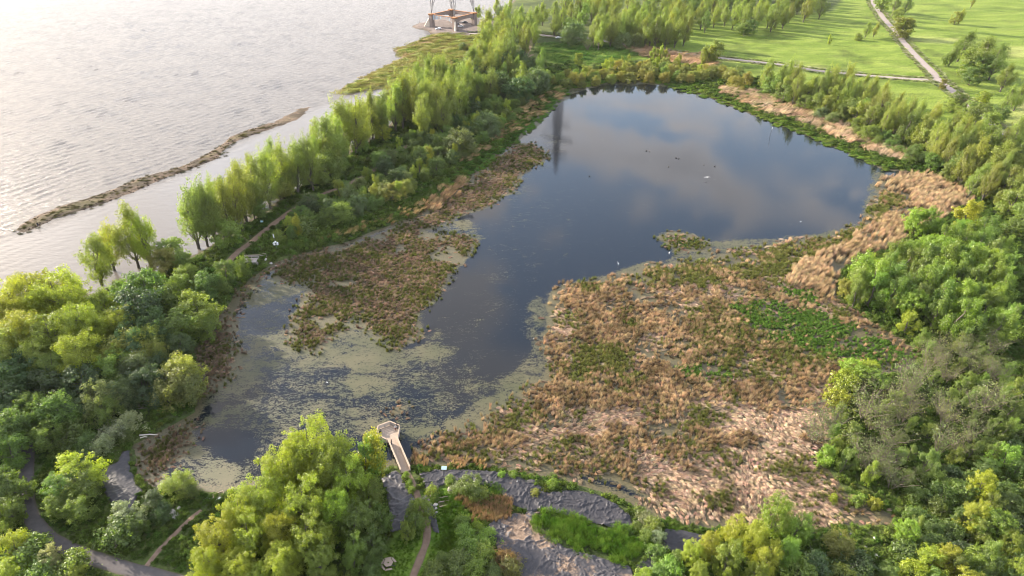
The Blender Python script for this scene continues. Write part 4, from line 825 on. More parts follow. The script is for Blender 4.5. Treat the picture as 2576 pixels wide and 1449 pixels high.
fill([(2140, 295), (2200, 315), (2300, 360), (2400, 410), (2500, 450), (2480, 470), (2380, 425), (2280, 385), (2170, 330)], 5, [(.6, 'round', 'green', 4, 6.5), (.4, 'willow', 'mid', 4, 6)], 'hedge', 10)
for u, v, H, k, c, w in ((1790, 172, 6, 'willow', 'olive', 1), (1815, 168, 6, 'willow', 'olive', 1), (1838, 178, 6.5, 'willow', 'olive', 1), (1858, 172, 6, 'willow', 'willow', 1), (1880, 190, 6, 'willow', 'olive', 1), (1850, 198, 6, 'willow', 'olive', 1.1), (1865, 222, 3, 'shrub', 'olive', 1), (1908, 234, 2.5, 'shrub', 'willow', 1), (2000, 232, 6, 'willow', 'willow', 1), (2068, 275, 5.5, 'willow', 'willow', .9), (2095, 290, 5, 'willow', 'willow', 1), (2020, 245, 5, 'willow', 'mid', 1), (2460, 446, 4.5, 'round', 'red', .9), (2490, 450, 3.5, 'shrub', 'red', 1.2), (2545, 455, 5, 'round', 'red', .9), (2520, 470, 4, 'shrub', 'red', 1.1), (2550, 480, 3.5, 'round', 'mid', 1)): plant(u, v, H, k, c, 'hedge', w)
fill([(1380, 190), (1450, 168), (1560, 152), (1690, 150), (1785, 160), (1785, 186), (1690, 186), (1560, 182), (1440, 198)], 4.8, [(.55, 'willow', 'olive', 4, 6), (.3, 'willow', 'mid', 4, 5.5), (.15, 'young', 'lime', 6, 8)], 'head', 11)
for u, v, H, k, c, w in ((1640, 124, 8, 'young', 'lime', .7), (1652, 126, 8, 'young', 'lime', .7), (1664, 121, 9, 'young', 'lime', .8), (1678, 128, 8, 'young', 'lime', .7), (1580, 140, 7, 'young', 'lime', .8), (1565, 146, 6, 'young', 'lime', .8), (1530, 146, 6, 'young', 'lime', .8), (1455, 138, 7, 'round', 'lime', .9), (1800, 108, 12, 'young', 'pop', 1.3), (1785, 116, 10, 'young', 'pop', 1.2), (1770, 122, 9, 'young', 'lime', 1.2), (1710, 140, 7, 'young', 'lime', .8), (1478, 104, 6, 'bare', 'bareleaf', 1.1)): plant(u, v, H, k, c, 'head', w)
fill([(1335, 30), (1400, 5), (1480, -12), (1700, -32), (2050, -42), (2075, 8), (1990, 28), (1900, 45), (1820, 30), (1720, 50), (1640, 42), (1560, 40), (1480, 52), (1400, 50)], 10.5, [(.7, 'poplar', 'pop', 12, 17, .95), (.15, 'round', 'green', 8, 12), (.15, 'poplar', 'mid', 12, 16)], 'wood', 12)
fill([(1490, 62), (1560, 50), (1650, 52), (1730, 60), (1740, 72), (1640, 74), (1560, 72), (1495, 76)], 6.0, [(.85, 'poplar', 'pop', 15, 18, .85), (.15, 'willow', 'willow', 9, 11)], 'wood', 13)
plant(1442, 58, 13, 'willow', 'willow', 'wood', .9); plant(1430, 72, 11, 'willow', 'willow', 'wood', .8); plant(1395, 40, 14, 'poplar', 'pop', 'wood', .9)
for u, v, H, k, c, w in ((1887, 56, 9, 'round', 'green', 1.2), (1875, 62, 8, 'round', 'green', 1), (2185, 60, 10, 'poplar', 'pop', .8), (2205, 62, 9, 'poplar', 'pop', .8), (2162, 88, 4, 'shrub', 'mid', 1), (2090, 92, 6, 'young', 'lime', .8), (2421, 28, 10, 'poplar', 'pop', .9), (2408, 36, 8, 'round', 'pop', .8), (2450, -8, 10, 'poplar', 'pop', .8)): plant(u, v, H, k, c, 'field', w)
for u, v, H, k, c, w in ((2275, 52, 12, 'round', 'pop', 1.1), (2285, 58, 10, 'round', 'mid', 1), (2255, -2, 13, 'poplar', 'mid', 1), (2285, -4, 13, 'poplar', 'mid', 1), (2225, -8, 12, 'round', 'mid', 1), (2262, 22, 9, 'round', 'mid', 1), (2432, 84, 17, 'poplar', 'mid', 1.3), (2405, 108, 14, 'poplar', 'mid', 1.1), (2385, 140, 7, 'round', 'mid', .8), (2490, 106, 19, 'poplar', 'mid', 1.4), (2515, 125, 17, 'poplar', 'green', 1.3), (2540, 165, 14, 'poplar', 'mid', 1.2), (2460, 135, 14, 'round', 'mid', 1.1), (2470, 150, 11, 'round', 'green', 1), (2450, 175, 9, 'round', 'mid', 1), (2375, 204, 5.5, 'round', 'olive', .9), (2425, 250, 6, 'round', 'olive', 1), (2400, 255, 6, 'round', 'pop', 1), (2475, 235, 6, 'round', 'lime', 1), (2545, 232, 12, 'poplar', 'mid', 1), (2575, 215, 13, 'poplar', 'mid', 1), (2408, 238, 8, 'round', 'mid', 1), (2440, 258, 8, 'round', 'pop', 1), (2468, 268, 9, 'round', 'mid', 1), (2500, 290, 9, 'round', 'mid', 1), (2520, 270, 8, 'round', 'mid', 1), (2580, 300, 13, 'poplar', 'pop', 1)): plant(u, v, H, k, c, 'east', w)
for u, v, H, k, c, w in ((1194, 18, 12, 'young', 'pop', 1.0), (1247, -6, 13, 'poplar', 'pop', .8), (1163, 112, 4, 'shrub', 'willow', 1.2), (1283, -8, 12, 'poplar', 'pop', .7), (1175, 118, 3, 'shrub', 'olive', 1)): plant(u, v, H, k, c, 'lot', w)

ORD = 'first second third fourth fifth sixth seventh eighth ninth tenth eleventh twelfth thirteenth fourteenth fifteenth sixteenth seventeenth eighteenth nineteenth twentieth'.split()
TENS = {2: 'twenty', 3: 'thirty', 4: 'forty', 5: 'fifty', 6: 'sixty', 7: 'seventy', 8: 'eighty', 9: 'ninety'}
def ordinal(n):
    if n <= 20: return ORD[n-1]
    a, b = divmod(n, 10)
    if a > 9: return 'hundred-and-'+ordinal(n-100) if n > 100 else 'hundredth'
    return TENS[a]+'-'+ORD[b-1] if b else TENS[a][:-1]+'ieth'
SIZE = lambda e: 'tall' if e['H'] > 14 else ('small' if e['H'] < 4 else ('low' if e['H'] < 6 else ('medium' if e['H'] < 10 else 'high')))
def add_tree(e, label, group):
    nm, cat = NAMES[e['kind']]; f = FORMS[e['kind']]; var = rng.randrange(f[6]); tr, cr = TREES[e['kind']][var]
    sc = e['H']/f[1]; sw = sc*e['wide']*rng.uniform(.92, 1.1)
    z = gz(e['x'], e['y']); t = thing(nm, label, cat, (e['x'], e['y'], max(z, -.1)-.05), rng.uniform(-.6, .6)+(math.pi if rng.random() < .0 else 0), group)
    t.rotation_euler = (rng.gauss(0, .045), rng.gauss(.02, .05), rng.uniform(-.7, .7)); sw *= rng.uniform(.85, 1.18)*(.84 if e['zone'] == 'pier' else 1.0)
    t.scale = (sw, sw*rng.uniform(.88, 1.12), sc*rng.uniform(.94, 1.08)); c = COLS[e['col']]; v = rng.uniform(.74, 1.2); h = rng.uniform(-.14, .12)
    o = link('trunk', tr, None, t); o2 = link('crown', cr, None, t); o2.color = (c[0]*v*(1+h), c[1]*v, c[2]*v*(1-h), 1)
def plant_all():
    from collections import defaultdict
    cnt = defaultdict(list)
    for e in PLANTED: cnt[(e['zone'], e['kind'], e['col'])].append(e)
    for (zn, kd, cl), es in sorted(cnt.items()):
        ph, lm, px = ZONES[zn]; lx, ly = P(*px); es.sort(key=lambda e: math.hypot(e['x']-lx, e['y']-ly))
        nm = NAMES[kd][0].replace('_', ' ')
        for i, e in enumerate(es):
            lab = f"{TONE[cl]} {nm} {ph}, {ordinal(i+1)} from {lm}" if len(es) > 1 else f"{TONE[cl]} {nm} {ph}"
            add_tree(e, lab, f"{nm}s {ph}")
plant_all()
print('planted', len(PLANTED))
# ------------------------------------------------------------------ reeds, rushes, undergrowth: countless, instanced on points
def blades(seed, n, length, width, spread, lean, splay, curl, head=0.0, dirx=1.0):
    """a clump of strap leaves, 3 quads each, leaning to +x"""
    rs = np.random.RandomState(seed); V = []; F = []; LV = []; b = 0
    for i in range(n):
        a = rs.uniform(0, 6.28); r = spread*math.sqrt(rs.uniform(0, 1)); p = np.array([math.cos(a)*r, math.sin(a)*r, 0])
        L = length*rs.uniform(.65, 1.15); oa = rs.uniform(0, 6.28); d = np.array([math.cos(oa)*splay*rs.uniform(0, 1)+lean*rs.uniform(.6, 1.3)*dirx, math.sin(oa)*splay*rs.uniform(0, 1), 1.0]); d /= np.linalg.norm(d)
        sd_ = np.cross(d, [rs.normal(), rs.normal(), .4]); sd_ /= np.linalg.norm(sd_); lv = rs.uniform(.15, .85)
        K = 3
        for k in range(K+1):
            f = k/K; w = width*(1-.85*f**2)*(1 if not head or f < .6 else 1+head)
            V += [p-sd_*w/2, p+sd_*w/2]; LV += [min(1, lv+.25*f)]*2
            h = np.array([d[0], d[1], 0]); d = d+h*curl*.6+np.array([lean*curl*.3, 0, -curl*.55]); d /= np.linalg.norm(d); p = p+d*L/K
            p[2] = max(p[2], .03)
        for k in range(K): F.append((b+2*k, b+2*k+1, b+2*k+3, b+2*k+2))
        b += 2*(K+1)
    me = mesh_np('clump', np.array(V), np.array(F), False, {'lv': np.array(LV)}); me.materials.append(M['tuft']); return me
def leafdome(seed, n, w, h, leaf, up=.5, st=1.0):
    rs = np.random.RandomState(seed); k = max(6, n//22); c = []
    for i in range(k):
        a = rs.uniform(0, 6.28); f = rs.uniform(.1, .9); r = w/2*math.sqrt(max(0, 1-f*f))*rs.uniform(.2, 1); c.append((math.cos(a)*r, math.sin(a)*r, h*f))
    c = np.array(c); V, F, lv, cv = leaves_np(rs, c, np.full(k, w*.24), np.full(k, .5), np.full(k, n//k), leaf, up, st, np.array([0, 0, 0.]), .6)
    V[:, 2] = np.maximum(V[:, 2], .01); sh = np.clip(lv+.0*V[:, 2], 0, 1)
    me = mesh_np('clump', V, F, False, {'lv': sh}); me.materials.append(M['tuft']); return me
def scatter(name, protos, pts, rot, scl, tint, idx=None, label=None):
    """one stuff object: points carrying rotation, scale and colour, instanced with geometry nodes"""
    col = bpy.data.collections.new(name+'_forms')
    for i, me in enumerate(protos):
        o = bpy.data.objects.new(f'{name}_form.{i:03d}', me); col.objects.link(o)
    n = len(pts); me = bpy.data.meshes.new(name); me.vertices.add(n); me.vertices.foreach_set('co', np.asarray(pts, np.float32).ravel())
    a = me.attributes.new('rot', 'FLOAT_VECTOR', 'POINT'); a.data.foreach_set('vector', np.asarray(rot, np.float32).ravel())
    a = me.attributes.new('scl', 'FLOAT_VECTOR', 'POINT'); a.data.foreach_set('vector', np.asarray(scl, np.float32).ravel())
    t4 = np.concatenate([np.asarray(tint, np.float32), np.ones((n, 1), np.float32)], 1)
    a = me.attributes.new('tint', 'FLOAT_COLOR', 'POINT'); a.data.foreach_set('color', t4.ravel())
    idx = np.random.RandomState(n).randint(0, len(protos), n) if idx is None else idx
    a = me.attributes.new('form', 'INT', 'POINT'); a.data.foreach_set('value', np.asarray(idx, np.int32))
    o = link(name, me); tag(o, kind='stuff')
    if label: o['label'] = label
    g = bpy.data.node_groups.new(name, 'GeometryNodeTree')
    g.interface.new_socket(name='Geometry', in_out='INPUT', socket_type='NodeSocketGeometry'); g.interface.new_socket(name='Geometry', in_out='OUTPUT', socket_type='NodeSocketGeometry')
    gi = g.nodes.new('NodeGroupInput'); go = g.nodes.new('NodeGroupOutput'); ip = g.nodes.new('GeometryNodeInstanceOnPoints'); ci = g.nodes.new('GeometryNodeCollectionInfo')
    ci.inputs['Collection'].default_value = col; ci.inputs['Separate Children'].default_value = True; ci.inputs['Reset Children'].default_value = True
    def na(nm, ty):
        q = g.nodes.new('GeometryNodeInputNamedAttribute'); q.data_type = ty; q.inputs['Name'].default_value = nm; return q.outputs['Attribute']
    e2r = g.nodes.new('FunctionNodeEulerToRotation'); g.links.new(na('rot', 'FLOAT_VECTOR'), e2r.inputs[0])
    g.links.new(gi.outputs[0], ip.inputs['Points']); g.links.new(ci.outputs[0], ip.inputs['Instance']); ip.inputs['Pick Instance'].default_value = True
    g.links.new(na('form', 'INT'), ip.inputs['Instance Index']); g.links.new(e2r.outputs[0], ip.inputs['Rotation']); g.links.new(na('scl', 'FLOAT_VECTOR'), ip.inputs['Scale'])
    g.links.new(ip.outputs[0], go.inputs[0]); md = o.modifiers.new('scatter', 'NODES'); md.node_group = g
    return o
def jitter(pl, s0, seed, ref=110.0, pad=0.0, grow=1.0):
    """points over a box, the step growing with distance from the near side"""
    rs = np.random.RandomState(seed); lo = pl.min(0)-pad; hi = pl.max(0)+pad; y = lo[1]; out = []
    while y < hi[1]:
        s = s0*max(.75, (math.hypot(y, 100)/math.hypot(ref, 100))**grow); xs_ = np.arange(lo[0], hi[0], s); k = len(xs_)
        out.append(np.stack([xs_+rs.uniform(-.55, .55, k)*s, y+rs.uniform(-.55, .55, k)*s, np.full(k, s)], -1)); y += s
    return np.concatenate(out), rs
D_FLAT = [blades(i, 46, 1.5, .085, .45, 1.5, .35, .55) for i in range(5)]            # lodged dead reeds, combed over
D_STAND = [blades(20+i, 40, 1.5, .075, .40, .28, .40, .16) for i in range(4)]         # dead reeds still standing
D_SEDGE = [blades(40+i, 42, .85, .075, .42, .18, .75, .3) for i in range(4)]          # sedge hummocks
D_REED = [blades(60+i, 54, 2.4, .060, .60, .38, .16, .12, head=.5) for i in range(4)] # tall tan reeds with plumes
D_LUSH = [leafdome(80+i, 330, 2.0, 1.25, .24, .5, 1.2) for i in range(4)]             # lush green stands
D_GRASS = [blades(90+i, 46, 1.0, .06, .5, .35, .55, .3) for i in range(4)]            # long green grass
D_WEED = [leafdome(110+i, 190, 1.5, .75, .22, .7) for i in range(4)]                  # leafy ground cover
def rots(rs, n, base=0.0, sd=.35, tilt=.0): return np.stack([rs.normal(0, tilt, n), rs.normal(0, tilt, n), base+rs.normal(0, sd, n)], -1)
def tints(c1, c2, f, rs, var=.24):
    n = len(f); t = L3(c1, c2, f); t = t*(1+rs.normal(0, var, (n, 1)))*(1+rs.normal(0, .05, (n, 3))); return np.clip(t, .006, .8)

# ---- dead reed beds of the marsh
LUSHM = [poly((1845,775),(1900,758),(1965,765),(2050,785),(2140,815),(2215,850),(2310,900),(2295,930),(2200,935),(2120,905),(2040,880),(1960,860),(1890,830)), poly((1965,735),(2000,722),(2050,735),(2060,770),(2010,760)),
         poly((1700,930),(1800,915),(1840,940),(1760,955)), poly((2130,940),(2180,935),(2200,1000),(2140,1010)), poly((1690,598),(1750,596),(1785,612),(1740,622))]
GREENS = [(poly((1450,860),(1560,850),(1600,930),(1660,960),(1600,990),(1500,970),(1440,930)), .55), (poly((1760,780),(1900,770),(2000,830),(2100,900),(1950,960),(1800,930),(1680,900)), .35), (poly((1640,1080),(1760,1040),(1800,1130),(1700,1160)), .35),
          (poly((1380,740),(1640,665),(1960,610),(2160,565),(2230,450),(2300,520),(2100,660),(1900,700),(1600,720)), .55), (poly((1040,1170),(1180,1060),(1300,1010),(1380,1040),(1260,1120),(1100,1185)), .30), (poly((1230,1180),(1500,1235),(1640,1290),(1560,1170),(1400,1130)), .25), (poly((1980,1180),(2060,1160),(2240,1300),(2120,1330)), .2)]
TANS = [poly((2000,690),(2050,650),(2130,610),(2230,545),(2300,500),(2200,470),(2240,440),(2330,430),(2430,462),(2450,500),(2400,540),(2300,590),(2210,635),(2110,675),(2108,750),(2060,740),(1990,712))]
pts, rs = jitter(np.concatenate([MARSH[0]]), .41, 5)
s = sdfb(MARSH[0], pts[:, 0], pts[:, 1], 6); pts = pts[s > -.6]; s = s[s > -.6]; x, y, st = pts.T; n = len(x)
nz = fbm(x, y, 7, 4, 201); nz2 = fbm(x, y, 16, 3, 211); nz3 = fbm(x, y, 3.2, 3, 221); wet = fbm(x, y, 9, 4, 231)
gr = sstep(.55, .72, fbm(x, y, 8, 4, 241))*.40
for pl, g_ in GREENS: gr = np.maximum(gr, min(1, g_*1.35)*sstep(-4, 4, sdfb(pl, x, y)+(nz-.5)*16))
lush = np.zeros(n)
for pl in LUSHM: lush = np.maximum(lush, sstep(-1.5, 1.5, sdfb(pl, x, y)+(nz3-.5)*7))
tan = sstep(-2, 2, sdfb(TANS[0], x, y)+(nz-.5)*6)
flat = sstep(.47, .60, .45*nz2+.55*nz+.30*sstep(120, 88, y)*sstep(-10, 30, x)-.06)
u = rs.uniform(0, 1, n); edge_thin = sstep(-.5, 4.5, s+(nz-.5)*5); hole = np.maximum(sstep(.56, .64, wet)*sstep(.7, .3, flat), .8*sstep(.60, .70, fbm(x, y, 2.4, 3, 261)))
alive = (u < (.10+.82*edge_thin)*(1-.85*hole))
for pl in (TARPS[0], TARPS[3], TARPS[5]): alive &= sdfb(pl, x, y) < -.3
alive &= ~((x > -22.5) & (x < -19) & (y > 94) & (y < 103) & (np.abs((x+21.1)-(y-95.5)*-.50) < 1.6))
wind = .15+2.2*(fbm(x, y, 11, 3, 251)-.5)*2; wind = wind-.9*flat
u2 = rs.uniform(0, 1, n); isl = (u2 < lush*.85); ist = ~isl & (u2 < .97) & (tan > .5); isg = ~isl & ~ist & (rs.uniform(0, 1, n) < gr); isf = ~isl & ~ist & ~isg & (rs.uniform(0, 1, n) < .30+.70*flat+.5*sstep(.55, .68, nz)); iss = ~(isl | ist | isg | isf)
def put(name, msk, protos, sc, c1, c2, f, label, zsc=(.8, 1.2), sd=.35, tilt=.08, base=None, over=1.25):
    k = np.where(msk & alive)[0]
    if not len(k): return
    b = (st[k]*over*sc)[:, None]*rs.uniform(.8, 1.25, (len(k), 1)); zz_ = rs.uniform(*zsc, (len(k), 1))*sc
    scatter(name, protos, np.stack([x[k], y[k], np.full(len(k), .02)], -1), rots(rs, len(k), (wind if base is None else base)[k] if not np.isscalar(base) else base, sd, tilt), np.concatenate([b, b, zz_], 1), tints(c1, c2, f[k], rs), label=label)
put('flattened_reeds', isf & (rs.uniform(0, 1, n) < .80), D_FLAT, 1.3, (.22, .165, .115), (.41, .31, .225), np.clip(.5+1.6*(nz3-.5)+.4*flat-.2, 0, 1), 'pale flattened dead reeds over the marsh', (.8, 1.3), .38)
put('dead_reeds', iss, D_STAND, 1.2, (.145, .105, .054), (.37, .265, .155), np.clip(nz3*1.8-.4, 0, 1), 'brown dead reeds standing in the marsh', (.38, .8), .6, .2)
put('sedge', isg, D_SEDGE, 1.2, (.080, .098, .022), (.140, .142, .044), nz3, 'green sedge clumps in the marsh', (.8, 1.3), 3)
put('lush_rushes', isl, D_LUSH, .62, (.060, .125, .020), (.105, .180, .034), nz3, 'lush green plants in the marsh', (.5, .8), 3)
put('tan_reeds', ist, D_REED, 1.0, (.25, .18, .10), (.40, .30, .185), nz, 'tall tan reeds on the far side of the marsh', (.65, 1.0), .3, .1, base=np.full(n, .15)+1.3*(nz-.5))

# ---- the other marsh patches
MP = np.concatenate(MARSH[1:]); pts, rs = jitter(MP, .43, 15)
best = np.full(len(pts), -9.); which = np.zeros(len(pts), int)
for i, p in enumerate(MARSH[1:]):
    q = sdfb(p, pts[:, 0], pts[:, 1], 6); which = np.where(q > best, i, which); best = np.maximum(best, q)
k = best > -.6; pts = pts[k]; s = best[k]; which = which[k]; x, y, st = pts.T; n = len(x); nz = fbm(x, y, 6, 4, 301); nz3 = fbm(x, y, 2.6, 3, 311); wet = fbm(x, y, 7, 4, 321)
isl = (which == 4) & (rs.uniform(0, 1, n) < .5*sstep(0, 3, s))
greenp = np.choose(which, [.42, .40, .22, .25, .8, .05, .4, .55]); rim = sstep(4, 0, s)
isg = ~isl & (rs.uniform(0, 1, n) < np.clip(greenp+.35*rim*(which < 2)+1.2*(nz-.5), 0, 1)); rest = ~(isl | isg); isf = rest & (rs.uniform(0, 1, n) < .30); iss = rest & ~isf
alive = rs.uniform(0, 1, n) < (.08+.86*sstep(-.6, 5.0, s+(nz-.5)*5))*(1-.9*sstep(.57, .66, wet)*(which == 0))
wind = .2+2.4*(nz-.5)
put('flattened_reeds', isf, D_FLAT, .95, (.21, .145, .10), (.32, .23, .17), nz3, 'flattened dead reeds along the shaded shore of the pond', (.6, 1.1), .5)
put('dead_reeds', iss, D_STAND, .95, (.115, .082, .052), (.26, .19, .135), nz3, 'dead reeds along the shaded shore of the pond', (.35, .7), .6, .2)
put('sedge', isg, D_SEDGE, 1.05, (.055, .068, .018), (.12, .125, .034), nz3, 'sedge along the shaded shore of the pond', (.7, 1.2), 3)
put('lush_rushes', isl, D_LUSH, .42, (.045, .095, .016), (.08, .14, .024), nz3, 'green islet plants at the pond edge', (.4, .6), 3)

# ---- green bank and tan reed belts round the pond, long grass on the spit, rush bed
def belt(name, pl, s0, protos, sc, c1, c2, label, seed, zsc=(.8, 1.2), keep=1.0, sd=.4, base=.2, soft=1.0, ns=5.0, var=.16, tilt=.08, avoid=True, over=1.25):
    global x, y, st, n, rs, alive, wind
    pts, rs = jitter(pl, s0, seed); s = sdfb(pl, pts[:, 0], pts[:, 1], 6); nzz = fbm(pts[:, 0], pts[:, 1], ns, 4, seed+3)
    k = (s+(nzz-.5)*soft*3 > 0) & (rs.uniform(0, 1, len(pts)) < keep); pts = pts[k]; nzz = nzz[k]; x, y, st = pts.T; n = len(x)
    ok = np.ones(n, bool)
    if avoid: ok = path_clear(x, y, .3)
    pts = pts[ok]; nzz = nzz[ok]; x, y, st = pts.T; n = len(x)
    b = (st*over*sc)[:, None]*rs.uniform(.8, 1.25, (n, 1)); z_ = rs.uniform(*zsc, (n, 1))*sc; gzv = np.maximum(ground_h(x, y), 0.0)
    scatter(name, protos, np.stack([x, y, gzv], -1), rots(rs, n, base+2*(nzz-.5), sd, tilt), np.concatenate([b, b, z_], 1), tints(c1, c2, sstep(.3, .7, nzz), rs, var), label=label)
PW = {'field': 3.2, 'cross': 2.8, 'shore': 1.7, 'asphalt': 1.7, 'trail': .7, 'pier': 1.0, 'bend': 1.5}
def path_clear(x, y, m=.2):
    ok = np.ones(len(x), bool)
    for k_, c in PATHS.items(): ok &= pdist(c[::3] if len(c) > 60 else c, x, y) > PW[k_]+m
    return ok
belt('bank_greenery', poly((1440,224),(1480,206),(1560,198),(1660,198),(1740,212),(1800,235),(1870,262),(1960,296),(2050,335),(2140,376),(2230,412),(2330,420),(2330,434),(2230,430),(2150,394),(2050,352),(1940,310),(1850,272),(1760,240),(1640,206),(1520,209)), .95, D_LUSH, .55, (.072, .130, .020), (.120, .175, .032), 'green plants along the far bank of the pond', 401, (.5, .8), sd=3)
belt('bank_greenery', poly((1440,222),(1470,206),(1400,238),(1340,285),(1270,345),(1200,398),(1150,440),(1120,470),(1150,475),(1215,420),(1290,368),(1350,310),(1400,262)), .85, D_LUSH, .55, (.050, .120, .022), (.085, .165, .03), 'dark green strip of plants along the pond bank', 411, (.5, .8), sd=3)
belt('tan_reeds', poly((1790,226),(1850,232),(1920,244),(1990,262),(2060,295),(2130,330),(2200,362),(2290,398),(2280,410),(2190,388),(2100,352),(2020,318),(1930,290),(1870,268)), 1.05, D_REED, 1.05, (.26, .185, .11), (.42, .31, .20), 'tan reed belt on the bank of the pond', 421, (.6, .95), .8)
belt('tan_reeds', poly((1235,330),(1290,290),(1330,262),(1420,220),(1438,214),(1400,250),(1330,310),(1270,350),(1210,396),(1170,420),(1160,405)), 1.0, D_REED, .8, (.22, .16, .075), (.36, .25, .13), 'thin tan reeds behind the green bank', 431, (.55, .9), .5)
belt('tan_reeds', poly((1075,522),(1110,480),(1160,452),(1172,462),(1130,505),(1090,532)), .75, D_REED, .8, (.25, .175, .09), (.36, .25, .14), 'orange-tan reed strip beside the marsh', 441, (.7, 1.0))
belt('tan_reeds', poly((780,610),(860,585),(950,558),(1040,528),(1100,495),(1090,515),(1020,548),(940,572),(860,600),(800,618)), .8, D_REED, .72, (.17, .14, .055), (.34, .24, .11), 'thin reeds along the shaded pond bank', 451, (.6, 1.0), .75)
belt('tan_reeds', poly((1570,120),(1640,128),(1760,140),(1800,150),(1780,168),(1690,158),(1600,145)), 1.1, D_REED, 1.0, (.26, .17, .10), (.36, .25, .15), 'reddish dry reeds below the lane', 461, (.5, .8))
belt('tan_reeds', poly((1050,1150),(1120,1160),(1220,1172),(1210,1184),(1120,1174),(1045,1166)), .5, D_REED, .55, (.24, .16, .07), (.34, .24, .12), 'orange reeds behind the long plastic sheet', 471, (.7, 1.0))
belt('lush_rushes', LUSH, .55, D_GRASS, 1.35, (.055, .115, .012), (.10, .17, .022), 'lush bright green rush bed between the plastic sheets', 481, (.6, 1.1), ns=2.2, soft=.06, sd=3)
belt('long_grass', poly((1130,1270),(1160,1285),(1210,1290),(1240,1300),(1225,1330),(1190,1350),(1210,1400),(1230,1460),(1120,1470),(1110,1400),(1130,1330)), .55, D_GRASS, 1.05, (.045, .10, .010), (.09, .155, .018), 'bright long grass beside the dirt path', 491, (.6, 1.1), sd=3, soft=.4)
belt('dry_sedge', poly((1140,1280),(1165,1262),(1200,1255),(1240,1260),(1288,1275),(1280,1300),(1230,1320),(1180,1310)), .45, D_STAND, 1.0, (.13, .09, .035), (.26, .17, .085), 'brown sedge bed between the bush and the muddy sheet', 501, (.6, .9), soft=.3)
belt('long_grass', poly((1220,1225),(1260,1240),(1290,1268),(1282,1282),(1240,1262),(1205,1250)), .45, D_GRASS, 1.0, (.04, .085, .014), (.06, .11, .018), 'dark green grass on the edge of the plastic sheet', 506, (.7, 1.0), sd=3, soft=.3)
belt('long_grass', SPIT, 1.25, D_GRASS, 1.0, (.125, .155, .030), (.20, .18, .06), 'grass on the spit in the river', 511, (.5, .9), sd=.6, soft=.5)
belt('long_grass', poly((1360,112),(1480,108),(1640,140),(1500,172),(1400,160),(1340,140)), 1.5, D_GRASS, 1.2, (.045, .095, .020), (.085, .14, .03), 'wind-combed grass in the clearing below the lane', 521, (.6, 1.0), sd=.6)
belt('verge_grass', LAWN, .5, D_GRASS, .62, (.045, .095, .010), (.085, .145, .018), 'short grass around the picnic table', 531, (.35, .6), sd=3, soft=.3)
belt('verge_grass', poly((1590,1265),(1660,1310),(1780,1335),(1780,1348),(1660,1330),(1600,1300)), .5, D_GRASS, .9, (.04, .09, .012), (.075, .13, .02), 'green strip between plastic sheet and marsh', 536, (.6, .9), sd=3, soft=.3)
belt('verge_grass', poly((1030,1172),(1130,1176),(1250,1184),(1350,1205),(1350,1220),(1240,1192),(1130,1182),(1036,1182)), .45, D_GRASS, .6, (.05, .095, .012), (.09, .13, .02), 'green strip along the top of the long plastic sheet', 538, (.6, .9), sd=3, soft=.3)
for c_, nm_ in ((PATHS['field'], 'gravel road'), (PATHS['cross'], 'lane')):
    rs = np.random.RandomState(8); k = np.repeat(np.arange(len(c_)), 5); sgn = rs.choice([-1, 1], len(k)); tg = np.gradient(c_, axis=0); tg /= np.linalg.norm(tg, axis=1)[:, None]
    q = c_[k]+np.stack([-tg[k, 1], tg[k, 0]], -1)*(sgn*rs.uniform(3.0, 5.2, len(k)))[:, None]+rs.normal(0, .4, (len(k), 2)); n = len(q); sc_ = rs.uniform(.8, 1.5, (n, 1))
    scatter('verge_grass', D_GRASS, np.concatenate([q, ground_h(q[:, 0], q[:, 1])[:, None]], 1), rots(rs, n, 0, 3), np.concatenate([sc_*1.2, sc_*1.2, sc_*.6], 1), tints((.12, .15, .05), (.30, .30, .19), rs.uniform(0, 1, n)**2, rs), label='pale seeding grass along the '+nm_)
# ---- leafy undergrowth over all wild ground
WILD = np.array([(-175., 50.), (300., 50.), (300., 420.), (-175., 420.)])
pts, rs = jitter(WILD, 1.05, 601); x, y, st = pts.T
k = (np.abs(x) < .82*np.hypot(y, 60)+20); x, y, st = x[k], y[k], st[k]
ok = (sdfb(LAND, x, y, 14) > 2.0) & (sdfb(BASIN, x, y) < -.4) & (sdfb(MEADOW, x, y) < 1.0) & (sdfb(SPIT, x, y) < 0) & (sdfb(LAWN, x, y) < 0) & (sdfb(GRAVEL_LOT, x, y) < 1) & (sdfb(LUSH, x, y) < 0)
for t_ in TARPS: ok &= sdfb(t_, x, y) < .1
x, y, st = x[ok], y[ok], st[ok]; ok = path_clear(x, y, .15); x, y, st = x[ok], y[ok], st[ok]; n = len(x)
nz = fbm(x, y, 9, 4, 611); nz2 = fbm(x, y, 3, 3, 621); b = (st*1.0)[:, None]*rs.uniform(.7, 1.3, (n, 1)); hz = (rs.uniform(.5, 1.1, n)*(.5+1.1*nz))[:, None]*np.minimum(1.6, st[:, None])
tt = tints((.046, .082, .016), (.090, .128, .026), sstep(.3, .7, .5*nz+.5*nz2), rs)
scatter('undergrowth', D_WEED+D_GRASS[:2], np.stack([x, y, ground_h(x, y)], -1), rots(rs, n, .2, 3), np.concatenate([b, b, hz], 1), tt, label='leafy green undergrowth beneath the trees')
